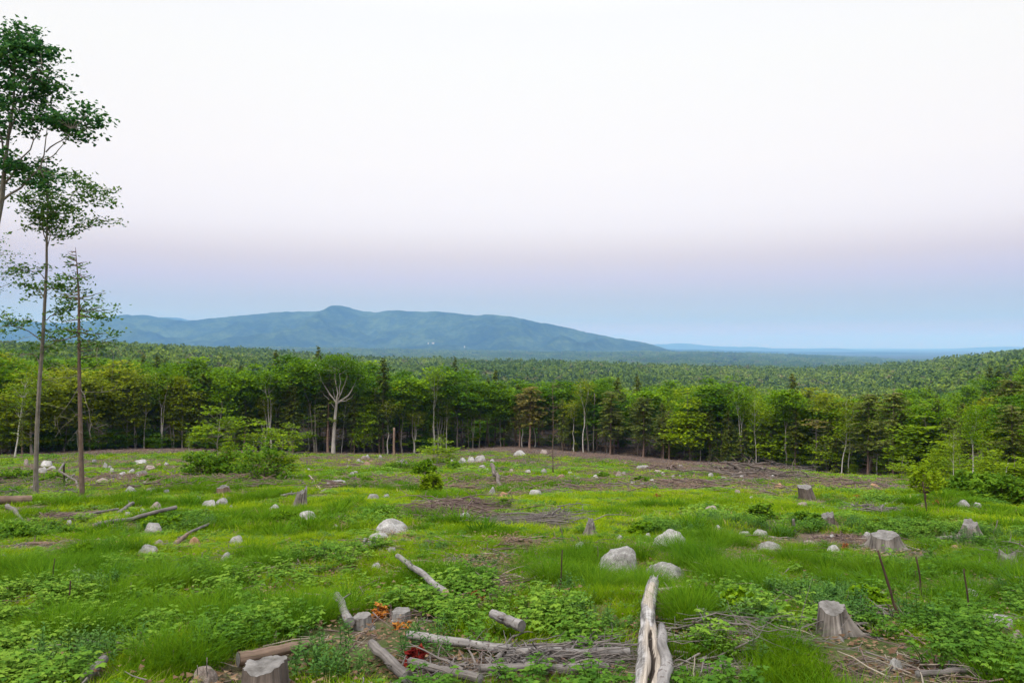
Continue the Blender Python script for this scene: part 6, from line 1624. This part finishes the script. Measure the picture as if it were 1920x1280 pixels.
G_STRAW = leaf_mat('straw_blades', (0.14, 0.105, 0.045), (0.24, 0.19, 0.085), (0.34, 0.28, 0.14), .4, .3, inst='tint')
def blades(seed, n, rad, h0, h1, wid, out, seg=3, var=(0, 1)):
    rng = np.random.default_rng(seed); A = Acc()
    a = rng.random(n) * 2 * PI; r = rad * np.sqrt(rng.random(n)); b = np.stack([np.cos(a) * r, np.sin(a) * r, np.full(n, -.02)], -1)
    oa = a + rng.normal(size=n) * .7; od = np.stack([np.cos(oa), np.sin(oa), np.zeros(n)], -1) * (out * rng.uniform(.3, 1.2, n) * (.35 + r / max(rad, 1e-6)))[:, None]
    H = rng.uniform(h0, h1, n); t = np.linspace(0, 1, seg + 1)
    sd = np.stack([-np.sin(oa), np.cos(oa), np.zeros(n)], -1)
    tw = rng.normal(size=n) * .5; sd = sd * np.cos(tw)[:, None] + np.stack([np.cos(oa), np.sin(oa), np.zeros(n)], -1) * np.sin(tw)[:, None]
    rows = []
    for k, tk in enumerate(t):
        c = b + od * H[:, None] * tk ** 1.8; c[:, 2] += H * (tk - .22 * (np.linalg.norm(od, axis=1)) * tk ** 2.4)
        w = wid * (1 - tk ** 2 * .97) * rng.uniform(.8, 1.2, n)
        rows.append(c - sd * w[:, None] / 2); rows.append(c + sd * w[:, None] / 2)
    V = np.stack(rows, 1); m = V.shape[1]
    q = [np.stack([np.arange(n) * m + 2 * k, np.arange(n) * m + 2 * k + 1, np.arange(n) * m + 2 * k + 3, np.arange(n) * m + 2 * k + 2], -1) for k in range(seg)]
    v = np.clip(rng.uniform(var[0], var[1], n), 0, 1)
    A.add(V.reshape(-1, 3), np.vstack(q), None, None, np.repeat(v, m))
    return A

def leaflet(A, base, d, nrm, L_, W_, v):
    d = d / (np.linalg.norm(d) + 1e-9); s = np.cross(nrm, d); s /= np.linalg.norm(s) + 1e-9; nn = np.cross(d, s)
    p = [base, base + d * L_ * .35 + s * W_ * .5 + nn * L_ * .06, base + d * L_ * .35 - nn * 0.0, base + d * L_ * .35 - s * W_ * .5 + nn * L_ * .06,
         base + d * L_ * .72 + s * W_ * .36 + nn * L_ * .02, base + d * L_ * .72 - nn * L_ * .03, base + d * L_ * .72 - s * W_ * .36 + nn * L_ * .02, base + d * L_ - nn * L_ * .12]
    A.add(np.array(p), [(2, 1, 4, 5), (3, 2, 5, 6)], [(0, 1, 2), (0, 2, 3), (5, 4, 7), (6, 5, 7)], None, v)

def bramble(seed, canes, leaves, rad, h, L_):
    rng = np.random.default_rng(seed); A = Acc()
    for c in range(canes):
        a = rng.random() * 6.28; r = rad * math.sqrt(rng.random())
        s = np.array([math.cos(a) * r * .3, math.sin(a) * r * .3, -.02]); e = np.array([math.cos(a) * r, math.sin(a) * r, h * rng.uniform(.55, 1.1)])
        tube(A, np.array([s, (s + e) / 2 + [0, 0, h * .12], e]), [.005, .004, .002], 3, a=.2)
        for k in range(leaves):
            t = rng.uniform(.35, 1.03); p = s + (e - s) * t + np.array([0, 0, h * .12 * 4 * t * (1 - t) * .5])
            b = rng.random() * 6.28; d = np.array([math.cos(b), math.sin(b), rng.uniform(-.25, .35)])
            stalk = p + d * L_ * .7
            v = rng.random(); nrm = np.array([rng.normal() * .35, rng.normal() * .35, 1.0]); ll = L_ * rng.uniform(.65, 1.25)
            for da, sc_ in ((0, 1.15), (1.15, .9), (-1.15, .9)):
                dd = np.array([math.cos(b + da), math.sin(b + da), d[2] - .15]); leaflet(A, stalk, dd, nrm, ll * sc_, ll * .62 * sc_, v)
    return A

def herb(seed, stems, n, rad, h, L_, W_):
    rng = np.random.default_rng(seed); A = Acc()
    for c in range(stems):
        a = rng.random() * 6.28; r = rad * math.sqrt(rng.random()); s = np.array([math.cos(a) * r, math.sin(a) * r, -.02])
        hh = h * rng.uniform(.6, 1.15); e = s + np.array([rng.normal() * .05, rng.normal() * .05, hh])
        tube(A, np.array([s, (s + e) / 2, e]), [.004, .003, .002], 3, a=.3)
        for k in range(n):
            t = .25 + .77 * k / n; b = k * 2.4 + rng.normal() * .3; p = s + (e - s) * t
            d = np.array([math.cos(b), math.sin(b), .35 + .6 * (t - .4)]); leaflet(A, p, d, np.array([0, 0, 1.0]) + rng.normal(size=3) * .2, L_ * (1.15 - .5 * t) * rng.uniform(.8, 1.2), W_, rng.random())
    return A

def card_clump(seed, n, rad, h, leaf, asp=.7):
    rng = np.random.default_rng(seed); A = Acc()
    a = rng.random(n) * 6.28; r = rad * np.sqrt(rng.random(n)); z = h * rng.uniform(.1, 1.0, n) * (1 - .55 * (r / rad) ** 2)
    cards(A, np.stack([np.cos(a) * r, np.sin(a) * r, z], -1), leaf * rng.uniform(.6, 1.3, n), rng, up=1.0, asp=asp)
    return A

def scatter_points(bands, rng, half=.84):
    X = []; Y = []; Bn = []
    for k, (y0, y1, dens) in enumerate(bands):
        n = int((half * (y1 ** 2 - y0 ** 2) + 4.4 * (y1 - y0)) * dens); y = np.sqrt(rng.uniform(y0 ** 2, y1 ** 2, n)); X.append(rng.uniform(-1, 1, n) * (half * y + 2.2)); Y.append(y); Bn.append(np.full(n, k))
    return np.concatenate(X), np.concatenate(Y), np.concatenate(Bn)

def blocked(x, y):
    m = np.zeros(len(x), bool)
    B = np.array(BLOCK); order = np.argsort(y); ys = y[order]
    for bx, by_, br in B:
        i0 = np.searchsorted(ys, by_ - br); i1 = np.searchsorted(ys, by_ + br)
        ii = order[i0:i1]
        m[ii] |= (x[ii] - bx) ** 2 + (y[ii] - by_) ** 2 < br * br
    return m

# where brambles and herbs take over from the grass: pixel patches (x, y, half width, half height)
HERBS = [(480, 1195, 170, 40), (640, 1250, 90, 45), (800, 1180, 190, 60), (1010, 1150, 150, 55), (150, 1230, 220, 70), (60, 1130, 120, 60), (620, 1050, 90, 18), (1560, 1140, 110, 35), (1700, 1150, 110, 50), (1650, 1230, 160, 55), (1840, 1110, 130, 50),
         (1330, 1230, 130, 50), (1720, 1080, 110, 30), (60, 1000, 90, 25), (330, 990, 80, 20), (1390, 1150, 50, 35), (1500, 990, 90, 25), (1700, 990, 150, 20), (1230, 995, 70, 14), (1370, 975, 90, 22), (860, 1110, 70, 24), (1880, 1250, 90, 50), (200, 1075, 70, 15), (700, 970, 90, 12)]
HW = []
for (px, py, hw, hh) in HERBS:
    c = pt(px, py); a = pt(px, py - hh); b = pt(px, min(py + hh, 1300)); HW.append((c.x, c.y, hw * c.y / F, max((a.y - b.y) / 2, .2)))
def herb_at(x, y):
    d = np.zeros(len(x)); wob = (fbm(x * 1.3 + 5, y * 1.1, 61, 3) - .5) * 1.2
    for (cx, cy, rx, ry) in HW: d = np.maximum(d, sstep(1.2, .7, np.sqrt(((x - cx) / rx) ** 2 + ((y - cy) / ry) ** 2) + wob))
    return np.maximum(d, .8 * sstep(.56, .70, fbm(x * .28 + 3, y * .2, 63, 4)))
TUSS = [(300, 1085, 130, 16), (380, 1095, 60, 14), (100, 1068, 90, 12), (240, 1138, 60, 14), (290, 1268, 80, 25), (480, 1060, 90, 16), (800, 1100, 90, 12), (1150, 1112, 120, 9), (560, 1000, 120, 10), (1060, 1050, 110, 12), (430, 1140, 60, 14), (1850, 1270, 70, 20), (150, 1160, 50, 12), (900, 1002, 60, 6), (1310, 1010, 60, 8), (640, 985, 60, 8), (1500, 1075, 60, 10), (1780, 1175, 90, 16)]
TW = []
for (px, py, hw, hh) in TUSS:
    c = pt(px, py); a = pt(px, py - hh); b = pt(px, min(py + hh, 1300)); TW.append((c.x, c.y, hw * c.y / F, max((a.y - b.y) / 2, .2)))
def tuss_at(x, y):
    d = np.zeros(len(x)); wob = (fbm(x * 1.7 + 9, y * 1.5, 65, 3) - .5) * 1.1
    for (cx, cy, rx, ry) in TW: d = np.maximum(d, sstep(1.15, .7, np.sqrt(((x - cx) / rx) ** 2 + ((y - cy) / ry) ** 2) + wob))
    return np.maximum(d, 0.9 * sstep(.575, .68, fbm(x * .5 + 30, y * .4, 66, 3)))

rng = np.random.default_rng(2024)
# ---- grass
X, Y, Bn = scatter_points([(4.2, 9, 230), (9, 16, 130), (16, 30, 48), (30, 60, 12), (60, 132, 3.4)], rng)
dirt = dirt_at(X, Y); hb = herb_at(X, Y); ts = tuss_at(X, Y)
inside = Y < edge_depth(uof(X, Y)) + 1
gap = .16 + 1.5 * sstep(.36, .60, fbm(X * 1.7, Y * 1.4, 91, 3)) + ts
keep = inside & (rng.random(len(X)) < gap) & (rng.random(len(X)) > dirt * 1.3 - .02) & (rng.random(len(X)) > hb * .80) & ~blocked(X, Y)
X, Y, Bn, dirt, hb, ts = [v[keep] for v in (X, Y, Bn, dirt, hb, ts)]
n = len(X); print('grass', n)
GP = [blades(200 + k, 46, .11, .10, .24, .0055, .55).mesh('grass_tuft', G_GRASS, smooth=True) for k in range(4)] + [blades(210 + k, 46, .22, .12, .28, .012, .55, 2).mesh('grass_tuft', G_GRASS) for k in range(3)] + \
     [blades(220 + k, 44, .5, .10, .22, .026, .5, 2).mesh('grass_tuft', G_GRASS) for k in range(3)] + [blades(230 + k, 46, .9, .10, .22, .055, .45, 2).mesh('grass_tuft', G_GRASS) for k in range(2)]
ST = [blades(235, 26, .13, .06, .20, .005, .9).mesh('straw_tuft', G_STRAW), blades(236, 26, .3, .06, .20, .016, .9, 2).mesh('straw_tuft', G_STRAW), blades(237, 30, .8, .06, .18, .05, .7, 2).mesh('straw_tuft', G_STRAW)]
GP = GP + ST
idx = np.select([Bn <= 1, Bn == 2, Bn == 3], [rng.integers(0, 4, n), 4 + rng.integers(0, 3, n), 7 + rng.integers(0, 3, n)], 10 + rng.integers(0, 2, n))
stw = rng.random(n) < .03 + .08 * (fbm(X * .6, Y * .5, 93, 3) > .56) + .3 * (dirt > .25)
idx = np.where(stw, np.select([Bn <= 1, Bn <= 3], [12, 13], 14), idx)
hv = .16 + .95 * fbm(X * .8, Y * .6, 71, 3) + .35 * ts - .3 * dirt
hv = np.clip(hv * np.where(Y < 9, .80, .70), .22, 2)
sx = rng.uniform(.8, 1.3, n)
tint = np.clip(.12 + 1.0 * fbm(X * .22 + 8, Y * .17, 72, 3) * 1.25 - .22 - .55 * ts + rng.normal(size=n) * .24, 0, 1)
rot = np.stack([rng.normal(size=n) * .12, rng.normal(size=n) * .12, rng.random(n) * 6.28], -1)
instancer('grass', np.stack([X, Y, ground(X, Y)], -1), rot, np.stack([sx, sx, hv], -1), idx, tint, GP, 'soft green and yellow green grass covering the clearing')
# ---- tussocks of long dark grass
X, Y, Bn = scatter_points([(4.6, 14, 9), (14, 40, 2.2), (40, 90, .35)], rng)
ts = tuss_at(X, Y); keep = (rng.random(len(X)) < ts * .95) & (dirt_at(X, Y) < .5) & ~blocked(X, Y) & (Y < edge_depth(uof(X, Y)) - 6)
X, Y, Bn, ts = X[keep], Y[keep], Bn[keep], ts[keep]; n = len(X); print('tussocks', n)
TP = [blades(240 + k, 230, .17, .24, .46, .006, 1.0, 4).mesh('tussock', G_TUSS) for k in range(4)] + [blades(250 + k, 110, .24, .24, .46, .018, 1.0, 3).mesh('tussock', G_TUSS) for k in range(2)]
idx = np.where(Y < 15, rng.integers(0, 4, n), 4 + rng.integers(0, 2, n)); s = rng.uniform(.5, 1.0, n)
instancer('tussock_grass', np.stack([X, Y, ground(X, Y)], -1), np.stack([np.zeros(n), np.zeros(n), rng.random(n) * 6.28], -1), np.stack([s * 1.2, s * 1.2, s], -1), idx, np.clip(rng.normal(size=n) * .2 + .45, 0, 1), TP, 'tussocks of long dark green grass among the shorter grass')
# ---- brambles and herbs
X, Y, Bn = scatter_points([(4.2, 9, 22), (9, 18, 13), (18, 40, 4.5), (40, 120, .9)], rng)
hb = herb_at(X, Y); keep = (rng.random(len(X)) < np.maximum(hb, np.where(Y > 20, .55, .34))) & (rng.random(len(X)) > dirt_at(X, Y) * 1.4) & ~blocked(X, Y) & (Y < edge_depth(uof(X, Y)) + 2)
X, Y, Bn, hb = X[keep], Y[keep], Bn[keep], hb[keep]; n = len(X); print('brambles', n)
BP = [bramble(260 + k, 9, 9, .26, .30, .040).mesh('bramble', G_BRAM, smooth=False) for k in range(5)] + [herb(270 + k, 8, 13, .18, .34, .065, .018).mesh('leafy_herb', G_HERB, smooth=False) for k in range(3)] + \
     [card_clump(280 + k, 90, .34, .30, .10).mesh('bramble', G_BRAM, smooth=False) for k in range(3)] + [card_clump(290 + k, 80, .7, .42, .20).mesh('bramble', G_BRAM, smooth=False) for k in range(3)]
kindn = fbm(X * .9 + 2, Y * .8, 81, 2)
idx = np.where(Y < 18, np.where(kindn > .60, 5 + rng.integers(0, 3, n), rng.integers(0, 5, n)), np.where(Y < 40, 8 + rng.integers(0, 3, n), 11 + rng.integers(0, 3, n)))
s = rng.uniform(.6, 1.15, n); hz = s * (.30 + .45 * hb)
tint = np.clip(1.3 * fbm(X * .5 + 2, Y * .4, 83, 3) - .2 + rng.normal(size=n) * .22, 0, 1)
instancer('brambles', np.stack([X, Y, ground(X, Y)], -1), np.stack([rng.normal(size=n) * .1, rng.normal(size=n) * .1, rng.random(n) * 6.28], -1), np.stack([s, s, hz], -1), idx, tint, BP, 'low leafy brambles and herbs spreading over the clearing')
# ---- woody litter: chips and small sticks on the bare earth
X, Y, Bn = scatter_points([(4.4, 14, 44), (14, 40, 5), (40, 132, .9)], rng)
d = dirt_at(X, Y); keep = (rng.random(len(X)) < d * .9 + np.where(Y < 40, .17, .09)); X, Y = X[keep], Y[keep]; n = len(X); print('litter', n)
def sticks(seed, n, rad, L0, L1, r0):
    rng = np.random.default_rng(seed); A = Acc()
    for k in range(n):
        c = rng.normal(size=3) * [rad, rad, .02]; a = rng.random() * 6.28; l = rng.uniform(L0, L1); d = np.array([math.cos(a), math.sin(a), rng.normal() * .12]) * l / 2
        tube(A, curve_path(c - d + [0, 0, .02], c + d + [0, 0, .03], 4, rng, .05), np.linspace(r0, r0 * .4, 4) * rng.uniform(.5, 1.2), 4, a=rng.random())
    return A
L_DEAD = leaf_mat('dead_leaves', (0.07, 0.042, 0.025), (0.15, 0.095, 0.058), (0.26, 0.19, 0.12), .4, .1)
def flat_leaves(seed, n, rad, leaf):
    rng = np.random.default_rng(seed); A = Acc(); c = rng.normal(size=(n, 3)) * [rad, rad, .008]; c[:, 2] += .02
    cards(A, c, leaf * rng.uniform(.5, 1.3, n), rng, up=3.0, asp=.75, bend=.2); return A
LP = [sticks(300 + k, 12, .22, .12, .5, .007).mesh('stick_litter', [B_TWIGB, B_TWIG, B_LOGP][k % 3]) for k in range(3)] + [sticks(310 + k, 16, .7, .3, 1.2, .022).mesh('stick_litter', [B_TWIGB, B_TWIG, B_LOGB, B_LOGB][k % 4]) for k in range(4)] + [flat_leaves(320 + k, 40, .22, .06).mesh('dead_leaves', L_DEAD, smooth=False) for k in range(2)]
idx = np.where(Y < 28, np.where(rng.random(n) < .6, 7 + rng.integers(0, 2, n), rng.integers(0, 3, n)), 3 + rng.integers(0, 4, n)); s = rng.uniform(.6, 1.2, n)
instancer('woody_debris', np.stack([X, Y, ground(X, Y)], -1), np.stack([np.zeros(n), np.zeros(n), rng.random(n) * 6.28], -1), np.stack([s, s, s], -1), idx, rng.random(n), LP, 'small sticks and dead leaves littering the bare earth')
